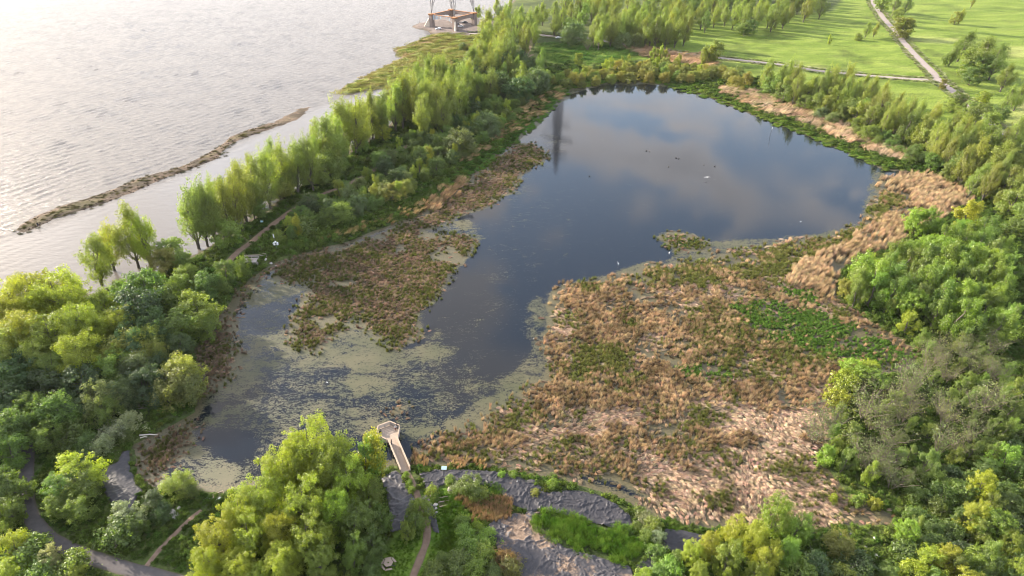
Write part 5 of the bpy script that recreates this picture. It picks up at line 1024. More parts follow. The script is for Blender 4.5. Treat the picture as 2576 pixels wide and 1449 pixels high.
# ---- driftwood-brown wrack and stones on the gravel bars
for pl, lb, nm in ((BAR, 'stones and wrack along the long gravel bar', 'bar_stones'), (BAR2, 'scattered stones at the tip of the gravel bar', 'bar_stones')):
    pts, rs = jitter(pl, .55 if pl is BAR else .8, 701, pad=2.0); q = sdfb(pl, pts[:, 0], pts[:, 1], 6); u = rs.uniform(0, 1, len(pts)); k = ((q > -1.6) & (q < 1.2) & (u < .75)) | ((q >= 1.2) & (u < .16))
    if pl is BAR2: k = (q > -1.0) & (u < .62*sstep(.35, .55, fbm(pts[:, 0], pts[:, 1], 2.5, 3, 705)))
    x, y, st = pts[k].T; n = len(x)
    protos = []
    for i in range(3):
        bm = bmesh.new(); bmesh.ops.create_icosphere(bm, subdivisions=1, radius=.5)
        r_ = random.Random(i)
        for v in bm.verts: v.co *= r_.uniform(.6, 1.2); v.co.z *= .6
        me = bpy.data.meshes.new('stone'); bm.to_mesh(me); bm.free(); a = me.attributes.new('lv', 'FLOAT', 'POINT'); a.data.foreach_set('value', [.5]*len(me.vertices)); me.materials.append(M['tuft']); protos.append(me)
    b = rs.uniform(.25, 1.0, (n, 1))**1.8*.75
    scatter(nm, protos, np.stack([x, y, np.maximum(ground_h(x, y), -.12)], -1), rots(rs, n, 0, 3), np.concatenate([b*1.3, b, b*.8], 1), tints((.025, .019, .014), (.062, .044, .032), rs.uniform(0, 1, n), rs), label=lb)
belt('bar_grass', np.array(BAR), 1.0, D_GRASS, .6, (.038, .040, .012), (.07, .06, .02), 'olive grass on the long gravel bar', 711, (.4, .7), keep=.55, ns=9, soft=-1.5)
# ------------------------------------------------------------------ built things
def T1(X, Y, z=0.0): return P((1500+X/2.576)/1.5528, (1800+Y/2.576)/1.5528, z)
# viewing deck
HC = Vector((-26.0, 105.6)); HR = 2.62; DZ = .95
hexc = [HC+Vector((math.cos(rad(90-60*i)), math.sin(rad(90-60*i))))*HR for i in range(6)]   # A B C D E F, clockwise from the far tip
deck = thing('viewing_deck', 'hexagonal wooden viewing deck with railings at the end of the boardwalk', 'viewing deck', (HC.x, HC.y, 0))
def dl(p, z): return (p[0]-HC.x, p[1]-HC.y, z)
b = MB()
w = .145; k = int(2*HR/w)
wdir = Vector((-21.1+24.95, 95.5-103.65)).normalized(); wn2 = Vector((-wdir.y, wdir.x))
for i in range(-k//2, k//2+1):                # planks run across the deck, clipped to the hexagon
    off = i*w
    lo_, hi_ = -9, 9; good = True
    for j in range(6):
        p, q = hexc[j]-HC, hexc[(j+1) % 6]-HC; e = q-p; nrm_ = Vector((-e.y, e.x)); nrm_ = nrm_ if nrm_.dot(-p) > 0 else -nrm_
        base_ = (wdir*off-p).dot(nrm_); sl = wn2.dot(nrm_)
        if abs(sl) < 1e-6:
            good &= base_ > 0; continue
        t_ = -base_/sl
        if sl > 0: lo_ = max(lo_, t_)
        else: hi_ = min(hi_, t_)
    if good and hi_-lo_ > .1:
        a_ = wdir*off+wn2*lo_; c_ = wdir*off+wn2*hi_; b.beam((a_.x, a_.y, DZ-.02+.006*(i % 3)), (c_.x, c_.y, DZ-.02+.006*(i % 3)), w*.92, .045)
o = b.build('decking', M['timber'], deck); o['kind'] = 'stuff'
for j in (0, 1, 3, 4, 5):                     # five railed sides; C-D is open to the boardwalk
    p, q = hexc[j], hexc[(j+1) % 6]; d = (q-p); r = MB()
    for z in (.16, .36, .56, .76): r.beam(dl(p, DZ+z), dl(q, DZ+z), .045, .155)
    rr = r.build('railing', M['timber_grey'], deck)
    MB().beam(dl(p-d*.01, DZ+1.0), dl(q+d*.01, DZ+1.0), .24, .05).build('rail_cap', M['timber_pale'], rr)
    for f in (0, .5): m_ = p+d*f; pb = MB(); pb.beam(dl(m_, -.5), dl(m_, DZ+.97), .13, .13); pb.build('post', M['timber_grey'], rr)
sk = MB()
for j in range(6): sk.beam(dl(hexc[j]*.99+HC*.01, DZ-.18), dl(hexc[(j+1) % 6]*.99+HC*.01, DZ-.18), .08, .26)
sk.build('rim_joist', M['timber_grey'], deck)
# boardwalk
W0 = (hexc[2]+hexc[3])/2; W1 = Vector((-21.05, 95.35)); hw = .92
bw = thing('boardwalk', 'straight wooden boardwalk with broad rails leading to the viewing deck', 'boardwalk', (W1.x, W1.y, 0))
def wl(p, z): return (p[0]-W1.x, p[1]-W1.y, z)
L = (W1-W0).length; b = MB(); k = int(L/.15); zf = lambda f: DZ*(1-f)+.62*f
for i in range(k):
    f = (i+.5)/k; c_ = W0.lerp(W1, f); b.beam(wl(c_-wn2*hw, zf(f)-.02+.004*(i % 3)), wl(c_+wn2*hw, zf(f)-.02+.004*(i % 3)), .138, .045)
o = b.build('decking', M['timber'], bw); o['kind'] = 'stuff'
for s in (-1, 1):
    a_ = W0+wn2*s*hw; c_ = W1+wn2*s*hw; r = MB()
    for z in (.14, .34, .54, .74): r.beam(wl(a_, zf(0)+z), wl(c_, zf(1)+z), .045, .17)
    rr = r.build('railing', M['timber_pale'], bw); MB().beam(wl(a_, zf(0)+.95), wl(c_, zf(1)+.95), .30, .05).build('rail_cap', M['timber_pale'], rr)
    for i in range(6):
        m_ = a_.lerp(c_, i/5); MB().beam(wl(m_+wn2*s*.07, -.5), wl(m_+wn2*s*.07, zf(i/5)+.92), .11, .11).build('post', M['timber_grey'], rr)
MB().beam(wl(W1-wn2*hw, .6), wl(W1+wn2*hw, .6), .16, .2).build('end_board', M['timber_pale'], bw)
bn = thing('litter_bin', 'round black litter bin at the corner of the viewing deck', 'bin', (HC.x-1.75, HC.y+.15, DZ+.02))
b = MB(); b.tube((0, 0, 0), (0, 0, .72), .27, .32, 14); b.build('bin_body', M['black_paint'], bn, bevel=.01)
b = MB(); b.tube((0, 0, .72), (0, 0, .80), .34, .30, 14); b.build('bin_lid', M['black_paint'], bn, bevel=.01)

# people
SKIN = simple('skin', (.45, .28, .2), .6, var=.08); HAIR = simple('dark_hair', (.03, .022, .018), .7, var=.2)
def cloth(nm, c): return simple(nm, c, .85, var=.12, scale=8)
def person(loc, rz, label, top, low, seed=0, pose='stand', hgt=1.72, z0=0.0):
    r = random.Random(seed); k = hgt/1.72
    J = {}; E = []
    def add(nm, p, rd, par=None):
        J[nm] = (Vector(p)*k, rd*k, par)
    add('pelvis', (0, 0, .95), .135); add('waist', (0, .01, 1.08), .12, 'pelvis'); add('chest', (0, .01, 1.30), .145, 'waist'); add('neck', (0, .02, 1.47), .055, 'chest'); add('head', (0, .04, 1.58), .085, 'neck'); add('crown', (0, .035, 1.67), .07, 'head')
    for s, nm in ((-1, 'l'), (1, 'r')):
        add('hip'+nm, (s*.10, 0, .90), .09, 'pelvis'); st = .06*s if pose == 'walk' else .02*s
        add('knee'+nm, (s*.11, .03+st, .49), .062, 'hip'+nm); add('ank'+nm, (s*.115, -.01+st*1.6, .08), .042, 'knee'+nm); add('toe'+nm, (s*.125, .15+st*1.6, .035), .034, 'ank'+nm)
        add('sh'+nm, (s*.185, .01, 1.40), .062, 'chest')
        if pose in ('lean', 'fish'): el, ha = (s*.24, .14, 1.17), (s*.13, .36, 1.20)
        else: el, ha = (s*.25, -.02, 1.13), (s*.25, .09, .88)
        add('el'+nm, el, .042, 'sh'+nm); add('wr'+nm, tuple(el[i]+(ha[i]-el[i])*.85 for i in range(3)), .028, 'el'+nm); add('ha'+nm, ha, .03, 'wr'+nm)
        dv = (Vector(ha)-Vector(el)).normalized()
        for fi in range(5):
            sp = Vector((.018*(fi-2), .012*(fi-2), .0)); lt = (.055, .085, .095, .085, .065)[fi]
            if fi == 0: sp = Vector((-s*.045, .02, 0))
            add(f'f{fi}{nm}', tuple(Vector(ha)+dv*lt+sp+Vector((0, .01, -.015))), .009, 'ha'+nm)
    names = list(J); me = bpy.data.meshes.new('person'); me.from_pydata([J[n][0] for n in names], [(names.index(J[n][2]), names.index(n)) for n in names if J[n][2]], [])
    o = bpy.data.objects.new('person', me); C.objects.link(o); md = o.modifiers.new('s', 'SKIN'); md.use_smooth_shade = True
    for i, n in enumerate(names): me.skin_vertices[0].data[i].radius = (J[n][1], J[n][1]); me.skin_vertices[0].data[i].use_root = (i == 0)
    o.modifiers.new('d', 'SUBSURF').levels = 1; o.modifiers['d'].render_levels = 1
    dg = bpy.context.evaluated_depsgraph_get(); m2 = bpy.data.meshes.new_from_object(o.evaluated_get(dg)); o.modifiers.clear(); o.data = m2; bpy.data.meshes.remove(me)
    for m_ in (top, low, SKIN, M['black_paint']): m2.materials.append(m_)
    for pf in m2.polygons:
        c_ = pf.center/k; i = 0 if c_.z > .98 else (1 if c_.z > .10 else 3)
        if c_.z > 1.475: i = 2
        if abs(c_.x) > .17 and c_.z < 1.06: i = 2 if c_.z > .70 else 1
        if pose in ('lean', 'fish') and c_.y > .29 and c_.z > 1.0: i = 2
        pf.material_index = i
    m2.name = 'person_body'
    hb = bmesh.new(); bmesh.ops.create_uvsphere(hb, u_segments=12, v_segments=8, radius=.098*k)
    for v in list(hb.verts):
        v.co.y *= 1.12; v.co.y -= .012*k; v.co.z += 1.625*k
        if v.co.y > .07*k and v.co.z < 1.64*k: v.co.y = .03*k
    hm = bpy.data.meshes.new('hair'); hb.to_mesh(hm); hb.free(); link('hair', hm, HAIR, o)
    fb = MB()
    for s in (-1, 1): fb.box((s*.03*k, .122*k, 1.60*k), (.02*k, .012*k, .012*k))
    fb.box((0, .125*k, 1.545*k), (.045*k, .01*k, .010*k)); fb.build('eyes_and_mouth', HAIR, o)
    fb = MB(); fb.box((0, .135*k, 1.575*k), (.022*k, .03*k, .04*k)); [fb.box((s*.088*k, .035*k, 1.585*k), (.014*k, .03*k, .05*k)) for s in (-1, 1)]; fb.build('nose_and_ears', SKIN, o)
    o.location = (loc[0], loc[1], z0); o.rotation_euler = (0, 0, rz); return tag(o, label, 'person')
def zp(X, Y, z): return P((X/5.367+1420)/1.5528, (Y/5.367+1600)/1.5528, z)
navy, grey_, red_, black_, tan_ = cloth('navy_cloth', (.03, .035, .06)), cloth('grey_cloth', (.30, .31, .34)), cloth('maroon_trousers', (.13, .035, .035)), cloth('black_cloth', (.02, .02, .022)), cloth('khaki_cloth', (.25, .2, .13))
person(zp(672, 448, .97), rad(-40), 'person in grey top and maroon trousers standing on the viewing deck', grey_, red_, 1, 'lean', z0=DZ+.01)
person(zp(708, 412, .97), rad(-50), 'person in black clothes leaning at the viewing deck rail', black_, navy, 2, 'lean', z0=DZ+.01)
person(zp(592, 738, .9), rad(80), 'person in dark clothes standing by the boardwalk rail', black_, navy, 3, 'stand', 1.6, z0=.90)
fx_, fy_ = P(97, 571); fz = gz(fx_, fy_)
person((fx_, fy_), rad(30), 'person in dark clothes fishing from the end of the gravel bar', black_, navy, 4, 'fish', 1.8, z0=fz)
rod = MB(); rod.tube((fx_, fy_+.4, fz+1.25), (fx_-1.2, fy_+2.6, fz+2.7), .02, .008, 5); o = rod.build('fishing_rod', M['black_paint']); tag(o, 'thin fishing rod held over the river at the gravel bar', 'fishing rod')
px_, py_ = P(1056, 61); person((px_, py_), rad(60), 'person standing on the gravel point beside the pylon', navy, tan_, 5, 'stand', 1.75, z0=gz(px_, py_))
px_, py_ = P(1031, 1313, .4); person((px_, py_), rad(200), 'person in black walking on the plastic sheet under the willow', black_, black_, 6, 'walk', 1.75, z0=max(.25, gz(px_, py_)))

# cars
def car(u, v, rz, paint, label, est=False):
    x, y = P(u, v, .6); z = gz(x, y)+.05
    t = thing('parked_car', label, 'car', (x, y, z), rz, 'cars parked by the lane and gravel lot')
    W_ = .88
    def loft(secs, nm, mat, par, bev=.04):
        vs = []; fs = []
        for xx, zz_, hw_ in secs: pass
        return None
    b = MB(); prof = [(-2.15, .32), (-2.2, .62), (-2.05, .88), (-1.3, .93), (.95, .92), (1.75, .80), (2.15, .62), (2.2, .32)]
    n = len(prof); vs = [(p[0], -W_+.05*(abs(p[0]) > 2.0), p[1]) for p in prof]+[(p[0], W_-.05*(abs(p[0]) > 2.0), p[1]) for p in prof]
    b.add(vs, [tuple(range(n)), tuple(range(2*n-1, n-1, -1))]+[(i, n+i, n+(i+1) % n, (i+1) % n) for i in range(n)]); b.build('body', paint, t, bevel=.05)
    bk = -2.0 if est else -1.55
    b = MB(); base_ = [(bk, .9), (1.15, .9)]; top_ = [(bk+.45, 1.40), (.25, 1.40)]
    vs = [(bk, -.80, .9), (1.15, -.80, .9), (1.15, .80, .9), (bk, .80, .9), (bk+.45, -.63, 1.40), (.25, -.63, 1.40), (.25, .63, 1.40), (bk+.45, .63, 1.40)]
    b.add(vs, [(0, 3, 2, 1), (4, 5, 6, 7), (0, 1, 5, 4), (1, 2, 6, 5), (2, 3, 7, 6), (3, 0, 4, 7)]); b.build('windows', M['glass'], t, bevel=.03)
    b = MB(); b.box(((bk+.7)/2, 0, 1.42), (abs(bk+.45)+.32, 1.30, .07)); b.build('roof', paint, t, bevel=.03)
    b = MB()
    for xx in (bk+.3, -.45): [b.beam((xx-.12, s*.80, .92), (xx+.10, s*.64, 1.40), .09, .05) for s in (-1, 1)]
    [b.beam((1.12, s*.79, .92), (.27, s*.63, 1.40), .08, .05) for s in (-1, 1)]; b.build('pillars', paint, t)
    for xx in (-1.35, 1.35):
        for s in (-1, 1):
            q = MB(); q.tube((xx, s*.70, .33), (xx, s*.90, .33), .33, .33, 14); wh = q.build('wheel', M['tyre'], t, bevel=.02)
            q = MB(); q.tube((xx, s*.895, .33), (xx, s*.915, .33), .20, .18, 10); q.build('rim', M['rim'], wh)
    for s in (-1, 1):
        MB().box((2.16, s*.6, .66), (.1, .34, .13)).build('headlight', M['lamp_clear'], t, bevel=.02); MB().box((-2.16, s*.62, .72), (.1, .28, .16)).build('tail_light', M['lamp_red'], t, bevel=.02)
    return t
car(1103, 75.5, rad(195), M['car_white'], 'white hatchback parked alone at the open end of the gravel lot', True)
car(1158.5, 69.5, rad(200), M['car_white'], 'white saloon car parked beside a black car under the pylon')
car(1148.5, 64.5, rad(200), M['car_black'], 'black car parked tight against the pylon pier', True)
car(1169, 58.8, rad(195), M['car_grey'], 'dark grey car parked beyond the white saloon under the pylon')
car(1405.5, 97, rad(10), M['car_white'], 'white car standing on the lane beside the grey-green willow')
car(1313, 83, rad(0), M['car_black'], 'dark car on the lane half hidden behind tall poplars')

# birds
def bird(u, v, label, mat, kind='duck', rz=0.0, z=0.0, s=1.0):
    x, y = P(u, v, z); me = bpy.data.meshes.new('b'); V = []; E = []; R = []
    if kind == 'duck': ch = [(-.26, 0, .16, .03), (-.16, 0, .12, .085), (.0, 0, .11, .115), (.14, 0, .14, .085), (.19, 0, .24, .045), (.22, 0, .31, .055), (.30, 0, .30, .022)]
    elif kind == 'gull': ch = [(-.30, 0, 0, .02), (-.15, 0, .0, .055), (0, 0, 0, .085), (.15, 0, .02, .07), (.25, 0, .03, .045), (.33, 0, .02, .015)]
    else: ch = [(-.30, 0, .62, .03), (-.15, 0, .70, .10), (.05, 0, .78, .12), (.18, 0, .88, .06), (.16, 0, 1.05, .04), (.22, 0, 1.2, .045), (.36, 0, 1.19, .015)]
    V = [c[:3] for c in ch]; E = [(i, i+1) for i in range(len(ch)-1)]; R = [c[3] for c in ch]
    if kind == 'gull':
        for sd_ in (-1, 1):
            m = len(V); V += [(.05, sd_*.3, .10), (0, sd_*.62, .06), (-.12, sd_*.85, .0)]; E += [(2, m), (m, m+1), (m+1, m+2)]; R += [.05, .04, .012]
    if kind == 'egret':
        for sd_ in (-1, 1):
            m = len(V); V += [(.0, sd_*.05, .45), (.02, sd_*.06, .0)]; E += [(2, m), (m, m+1)]; R += [.018, .014]
    me.from_pydata([Vector(p)*s for p in V], E, []); o = bpy.data.objects.new('bird', me); C.objects.link(o); o.modifiers.new('s', 'SKIN').use_smooth_shade = True
    for i, r in enumerate(R):
        me.skin_vertices[0].data[i].radius = (r*s, r*s*(.35 if kind == 'gull' and i > 5 else 1)); me.skin_vertices[0].data[i].use_root = (i == 2)
    o.modifiers.new('d', 'SUBSURF').levels = 1
    dg = bpy.context.evaluated_depsgraph_get(); m2 = bpy.data.meshes.new_from_object(o.evaluated_get(dg)); o.modifiers.clear(); o.data = m2; m2.materials.append(mat)
    o.location = (x, y, z); o.rotation_euler = (0, 0, rz); o.name = {'duck': 'duck', 'gull': 'gull', 'egret': 'white_egret'}[kind]
    return tag(o, label, 'bird')
for i, (u, v, lb) in enumerate(((1626, 380, 'dark duck of the pair nearest the pond head'), (1634, 381.5, 'dark duck just beside its mate near the pond head'), (1701, 398, 'dark duck of the pair in mid pond'), (1708, 399.5, 'dark duck close behind its mate in mid pond'), (1682, 420, 'dark duck swimming alone below the mid-pond pair'), (1798, 419, 'dark duck swimming nearest the gliding gull'), (1771, 415, 'dark duck swimming between the lone duck and the gull'), (1483, 444, 'dark duck swimming near the pylon reflection'))):
    bird(u, v, lb, M['bird_dark'], 'duck', i*1.3, 0.0, 1.5)
bird(1779, 446, 'white gull gliding low over the pond with spread wings', M['bird_white'], 'gull', rad(100), 1.0, 1.5)
for i, (u, v, lb) in enumerate(((2014, 558, 'white gull resting on the dark water by the reed edge'), (823, 963, 'white gull floating among the torn weed rafts'), (1342, 853, 'white gull floating near the algae fringe of the marsh'))): bird(u, v, lb, M['bird_white'], 'duck', i*2.0, 0, .8)
bird(1683, 641, 'white egret standing at the grassy islet edge', M['bird_white'], 'egret', .5, 0, 1.0)
bird(1555, 668, 'white egret standing in dark water off the marsh', M['bird_white'], 'egret', 2.5, 0, 1.0)

# pole in the pond, birdhouse pole, signs
x, y = P(1936, 345); t = thing('marker_pole', 'thin white-tipped pole standing in the far side of the pond', 'pole', (x, y, 0))
MB().tube((0, 0, -.8), (0.3, 0, 3.6), .06, .05, 6).build('shaft', M['dark_metal'], t); MB().tube((.3, 0, 3.6), (.38, 0, 4.6), .06, .05, 6).build('tip', M['white'], t)
x, y = P(698, 634); t = thing('birdhouse_pole', 'pole with a cross of white nest boxes beside the dirt path', 'birdhouse pole', (x, y, gz(x, y)-.1))
MB().tube((0, 0, 0), (-.05, 0, 2.3), .07, .06, 7).build('pole', M['green_metal'], t); MB().tube((-.05, 0, 2.3), (-.22, 0, 5.2), .05, .04, 7).build('mast', M['galv'], t); MB().tube((-.16, 0, 4.2), (-.24, 0, 5.5), .12, .12, 8).build('mast_sleeve', M['white'], t)
for i, (dx, dz) in enumerate(((-.62, 2.3), (.55, 2.35), (0, 2.75), (-.45, 1.85), (.5, 1.9))):
    nb = MB(); nb.box((dx, 0, dz), (.5, .45, .42)); q = nb.build('nest_box', M['white'], t, bevel=.06); MB().tube((dx, -.23, dz), (dx, -.245, dz), .07, .07, 8).build('hole', M['black_paint'], q)
MB().beam((-.8, 0, 2.15), (.8, 0, 2.15), .06, .06).build('crossbar', M['galv'], t)
x, y = P(1118, 1188); t = thing('information_panel', 'pale blue tilted information panel at the top edge of the plastic sheet', 'information panel', (x, y, max(.2, gz(x, y))))
for s in (-1, 1): MB().beam((s*.3, 0, -.2), (s*.3, 0, .75), .08, .08).build('post', M['timber_grey'], t)
pb = MB(); pb.box((0, 0, .85), (.95, .62, .05), rx=rad(28)); pn = pb.build('panel', M['panel_blue'], t, bevel=.01); MB().box((0, -.01, .83), (1.02, .69, .04), rx=rad(28)).build('panel_frame', M['white'], pn)
x, y = P(662, 572); t = thing('small_sign', 'small pale blue sign on a post beside the dirt path', 'sign', (x, y, gz(x, y)-.1)); MB().beam((0, 0, 0), (0, 0, 1.5), .08, .08).build('post', M['timber_grey'], t); MB().box((0, -.05, 1.5), (.9, .04, .6)).build('panel', M['panel_blue'], t)
x, y = P(1300, 1222); t = thing('white_stake', 'white stake standing between the plastic sheet and dark mound', 'stake', (x, y, .2)); MB().tube((0, 0, -.2), (.05, 0, 1.1), .035, .03, 6).build('shaft', M['white'], t); MB().tube((.05, 0, .8), (.06, 0, 1.5), .09, .02, 7).build('plume', M['white'], t)
# dark mound
bm = bmesh.new(); bmesh.ops.create_icosphere(bm, subdivisions=4, radius=1.0); rs = random.Random(3)
for v in bm.verts: v.co = Vector((v.co.x*1.75, v.co.y*1.25, max(-.2, v.co.z*1.15)))*(1+.05*math.sin(5*v.co.x+3*v.co.y)); 
me = bpy.data.meshes.new('gravel_mound'); bm.to_mesh(me); bm.free(); me.polygons.foreach_set('use_smooth', [True]*len(me.polygons)); x, y = P(1335, 1222); o = link('gravel_mound', me, simple('dark_gravel', (.045, .043, .046), .95, var=.5, scale=9, bump=.8), None, (x, y, .05)); tag(o, 'dark rounded gravel mound between the marsh and the black sheet', 'mound')
# timber steps
ends = [((530, 290), (612, 270)), ((535, 335), (636, 320)), ((540, 380), (642, 360)), ((545, 420), (656, 400)), ((560, 465), (642, 445))]
c0 = T1(590, 370, .5); t = thing('timber_steps', 'five broad timber-edged steps climbing the bank beside the boulders', 'steps', (c0[0], c0[1], 0))
pe = []
for i, (a_, c_) in enumerate(ends):
    z = .45+.10*i; p = T1(*a_, z); q = T1(*c_, z); pe.append((p, q, z)); b = MB(); b.beam((p[0]-c0[0], p[1]-c0[1], z), (q[0]-c0[0], q[1]-c0[1], z), .16, .3); b.build('step_edge', M['timber_pale'] if i else M['lichen'], t, bevel=.015)
for i in range(4):
    (p, q, z), (p2, q2, z2) = pe[i], pe[i+1]; l_ = lambda a, zz_: (a[0]-c0[0], a[1]-c0[1], zz_)
    b = MB(); b.add([l_(p, z+.02), l_(q, z+.02), l_(q2, z+.06), l_(p2, z+.06), l_(p, 0), l_(q, 0), l_(q2, 0), l_(p2, 0)], [(0, 1, 2, 3), (4, 7, 6, 5), (0, 4, 5, 1), (1, 5, 6, 2), (2, 6, 7, 3), (3, 7, 4, 0)]); b.build('tread', simple('tread_soil', (.075, .07, .03), .95, var=.4, scale=6), t)
# boulders
def boulder(x, y, r, label, seed, mat='stone', flat=.7, group='boulders'):
    bm = bmesh.new(); bmesh.ops.create_icosphere(bm, subdivisions=3, radius=r*.72); q = random.Random(seed); ph = [q.uniform(0, 6) for _ in range(6)]; sx, sy = q.uniform(.8, 1.4), q.uniform(.7, 1.1)
    for v in bm.verts:
        d = v.co.normalized(); f = 1+.16*math.sin(3*d.x+ph[0])*math.sin(2.5*d.y+ph[1])+.10*math.sin(6*d.z+5*d.x+ph[2])+.05*math.sin(11*d.y+ph[3]); v.co = Vector((v.co.x*sx, v.co.y*sy, v.co.z*flat))*f
    me = bpy.data.meshes.new('boulder'); bm.to_mesh(me); bm.free(); o = link('boulder', me, M[mat], None, (x, y, max(.15, gz(x, y))+r*flat*.35)); o.rotation_euler = (0, 0, q.uniform(0, 6)); return tag(o, label, 'boulder', group)
M['stone_light'] = simple('light_stone', (.36, .335, .315), .9, var=.3, scale=2, bump=.4)
for i, (X, Y, r, lb) in enumerate(((488, 368, .62, 'grey-brown boulder beside the second timber step'), (520, 455, .50, 'pale rounded boulder beside the lowest timber step'), (522, 492, .38, 'small boulder just below the pale rounded one'), (528, 530, .34, 'lowest boulder of the line beside the plastic strip'), (662, 298, .60, 'pale boulder at the far end of the timber steps'), (500, 330, .40, 'boulder half under the bush by the timber steps'), (2452, 535, .45, 'pale boulder at the end of the long black sheet'), (2462, 570, .38, 'pale boulder below the first at the sheet end'), (2480, 700, .4, 'pale boulder under the silvery brambles'))):
    boulder(*T1(X, Y, .5), r, lb, i, 'stone_light' if i in (1, 4, 6, 7) else 'stone')
for i, (u, v, r, lb) in enumerate(((2115, 1345, .42, 'grey rock in the sedge nearest the lime trees'), (2136, 1343, .36, 'grey rock just beyond the one by the lime trees'), (2156, 1362, .48, 'largest pale rock in the sedge beside the olive bush'), (2200, 1357, .42, 'grey rock farthest out in the sedge'), (2177, 1377, .36, 'small grey rock behind the olive bush'), (2069, 1366, .42, 'dark rock before the olive bush'), (2204, 1403, .6, 'flat pale rock on the sandy bank below the sedge'), (436, 1296, .8, 'flat grey boulder under the small willow'), (452, 1284, .55, 'pale boulder leaning by the small willow'), (669, 656, .75, 'pale boulder beside the wooden platform'), (682, 662, .55, 'smaller pale boulder below the wooden platform'), (694, 668, .45, 'outermost pale boulder near the wooden platform'))):
    boulder(*P(u, v, .3), r, lb, 50+i, 'stone_light' if i in (2, 6, 8, 9, 10) else 'stone', .55)
x, y = P(447, 1307); boulder(x, y, 1.0, 'flat pale slab lying on the bank near the small willow', 80, 'stone_light', .16)
rs = np.random.RandomState(5); x0_, y0_ = P(517, 1270); n = 70; q = rs.normal(0, .8, (n, 2)); b_ = rs.uniform(.15, .42, (n, 1))
scatter('pale_stones', protos, np.concatenate([np.array([[x0_, y0_]])+q*np.array([[1.1, .8]]), np.full((n, 1), .55)], 1), rots(rs, n, 0, 3), np.concatenate([b_*1.5, b_, b_], 1), tints((.34, .35, .38), (.55, .56, .6), rs.uniform(0, 1, n), rs), label='heap of pale broken stones beside the wooden frame')
# wooden frame at the water's edge
x, y = P(551, 1250); t = thing('landing_stage', 'open brown wooden landing stage with a white front board at the waterside', 'landing stage', (x, y, .2), rad(28))
for s in (-.55, .55): MB().beam((-.9, s, .3), (.9, s, .3), .12, .32).build('side_board', M['timber'], t)
for s in (-.9, 0.1, .9): MB().beam((s, -.5, .34), (s, .5, .34), .10, .2).build('cross_board', M['timber_pale'], t)
MB().beam((-1.15, -.95, .30), (.75, -.95, .30), .30, .3).build('front_board', M['white'], t)
for sx in (-.85, .85):
    for s in (-.62, .62): MB().beam((sx, s, -.5), (sx, s, .42), .12, .12).build('leg', M['timber_grey'], t)
# wooden platform by the dirt path
x, y = P(634, 668); z = gz(x, y); t = thing('wooden_platform', 'small railed wooden platform overlooking the marsh by the dirt path', 'platform', (x, y, z), rad(4))
b = MB()
for i in range(20): b.box((-2.0+i*.2, 0, 1.0), (.185, 2.6, .05))
o = b.build('decking', M['timber_grey'], t); o['kind'] = 'stuff'
for sy in (-1.3, 1.3):
    for zz_ in (1.45, 1.75): MB().beam((-2.1, sy, zz_), (1.2 if sy < 0 else 2.0, sy, zz_), .06, .16).build('rail', M['timber_grey'], t)
    MB().beam((-2.1, sy, 2.0), (2.0, sy, 2.0), .2, .05).build('rail_cap', M['timber_pale'], t)
    for xx in (-2.05, 0, 2.0): MB().beam((xx, sy, -.2), (xx, sy, 2.0), .12, .12).build('post', M['timber_grey'], t)
for i in range(6): MB().box((1.6, -1.36, .15+i*.17), (1.7, .05, .13)).build('skirt_board', M['timber_grey'], t)
MB().beam((2.0, 1.3, 2.0), (3.6, 3.6, 1.2), .16, .06).build('ramp_rail', M['timber_pale'], t); MB().beam((2.0, 1.3, 1.5), (3.6, 3.6, .7), .06, .14).build('ramp_rail', M['timber_grey'], t); MB().beam((3.6, 3.6, -.3), (3.6, 3.6, 1.25), .12, .12).build('post', M['timber_grey'], t)
# picnic table
x, y = P(978, 1424, .5); t = thing('picnic_table', 'hexagonal pale wooden picnic table with benches on the shaded lawn', 'picnic table', (x, y, gz(x, y)), rad(12))
for i in range(6):
    a0, a1 = rad(60*i), rad(60*(i+1)); f = MB(); f.prism([(.16*math.cos(a0), .16*math.sin(a0)), (.86*math.cos(a0), .86*math.sin(a0)), (.86*math.cos(a1), .86*math.sin(a1)), (.16*math.cos(a1), .16*math.sin(a1))], .72, .77); f.build('table_board', M['timber_pale'], t, bevel=.012)
    am = rad(60*i+30)
    if i != 5:
        f = MB(); e = .10; f.prism([(1.05*math.cos(a0+e*.6), 1.05*math.sin(a0+e*.6)), (1.42*math.cos(a0+e*.6), 1.42*math.sin(a0+e*.6)), (1.42*math.cos(a1-e*.6), 1.42*math.sin(a1-e*.6)), (1.05*math.cos(a1-e*.6), 1.05*math.sin(a1-e*.6))], .42, .47); f.build('bench', M['timber_pale'], t, bevel=.012)
    l = MB(); l.beam((.7*math.cos(am), .7*math.sin(am), 0), (.55*math.cos(am), .55*math.sin(am), .72), .08, .08); l.beam((1.2*math.cos(am), 1.2*math.sin(am), 0), (1.2*math.cos(am), 1.2*math.sin(am), .42), .08, .08); l.beam((.5*math.cos(am), .5*math.sin(am), .38), (1.3*math.cos(am), 1.3*math.sin(am), .38), .07, .07); l.build('leg', M['dark_metal'], t)
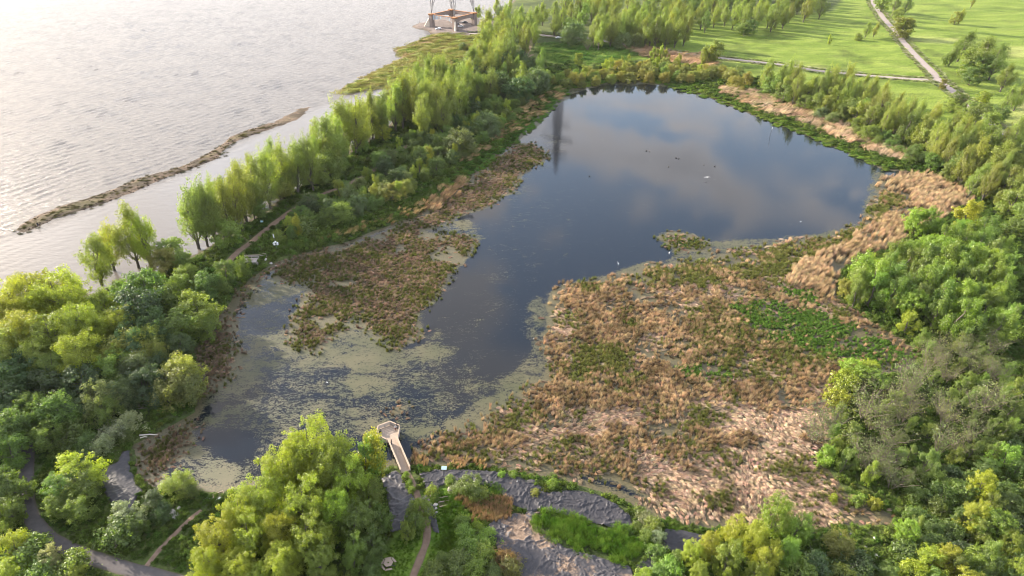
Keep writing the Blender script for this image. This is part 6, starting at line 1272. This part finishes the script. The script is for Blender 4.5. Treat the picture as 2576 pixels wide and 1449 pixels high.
# driftwood and logs
def log(p, q, r, label, mat='bark_pale', name='log'):
    b = MB(); p = Vector(p); q = Vector(q); m_ = (p+q)/2+Vector((.1, .15, .06)); b.tube(p, m_, r, r*.85, 8); b.tube(m_, q, r*.85, r*.6, 8); return tag(b.build(name, M[mat]), label, 'log')
def L4(X, Y, z): g = P((450+X/2.635)/1.5528, (1500+Y/2.635)/1.5528, z); return (g[0], g[1], z)
M['log_pale'] = simple('bleached_log', (.46, .41, .36), .85, var=.25, scale=3, bump=.3)
log(L4(250, 528, .5), L4(440, 524, .4), .16, 'longest bleached log lying at the edge of the brown reeds', 'log_pale')
log(L4(255, 556, .45), L4(330, 545, .4), .12, 'short bleached log below the longest one', 'log_pale')
log(L4(270, 492, .5), L4(400, 496, .45), .13, 'brownish log above the longest bleached one', 'bark_pale')
t = thing('driftwood', 'grey tangle of dead branches under the willow', 'driftwood', L4(210, 260, .6))
rs2 = random.Random(2)
for i in range(9):
    b = MB(); a = rs2.uniform(-.5, .35); L_ = rs2.uniform(1.2, 3.0); p = Vector((rs2.uniform(-1.8, 1.0), rs2.uniform(-.5, .6), rs2.uniform(-.1, .4))); q = p+Vector((math.cos(a)*L_, math.sin(a)*L_, rs2.uniform(-.1, .7))); b.tube(p, q, .10, .03, 6); b.tube(p.lerp(q, .5), p.lerp(q, .5)+Vector((rs2.uniform(-.5, .7), rs2.uniform(-.5, .5), .6)), .05, .015, 5); b.build('branch', M['bark_pale'], t)
log(L4(-120, 470, .5), L4(30, 470, .7), .07, 'thin bare pole lying over the silvery brambles', 'log_pale', 'fallen_pole')
# edging hose beside the path
b = MB(); hp = [T1(285, 140, .35), T1(318, 200, .35), T1(345, 255, .3), T1(370, 312, .3)]
for a_, c_ in zip(hp[:-1], hp[1:]): b.tube((a_[0], a_[1], .35), (c_[0], c_[1], .35), .045, .045, 6)
tag(b.build('edging_pipe', M['white']), 'thin pale edging pipe along the dirt path on the plastic sheet', 'pipe')

# ------------------------------------------------------------------ air: thin evening haze over the whole place
hz = MB(); hz.box((300, 2800, 95), (12600, 6500, 196)); hm, ht, ho = newmat('haze_air')
pv = N(ht, 'ShaderNodeVolumePrincipled', Density=0.000022); pv.inputs['Color'].default_value = (.93, .95, 1.0, 1); pv.inputs['Anisotropy'].default_value = .0
ht.links.new(pv.outputs[0], ho.inputs['Volume']); o = hz.build('haze', hm); tag(o, kind='stuff')
S.cycles.volume_bounces = 0; S.cycles.volume_step_rate = 8.0; S.cycles.volume_max_steps = 64
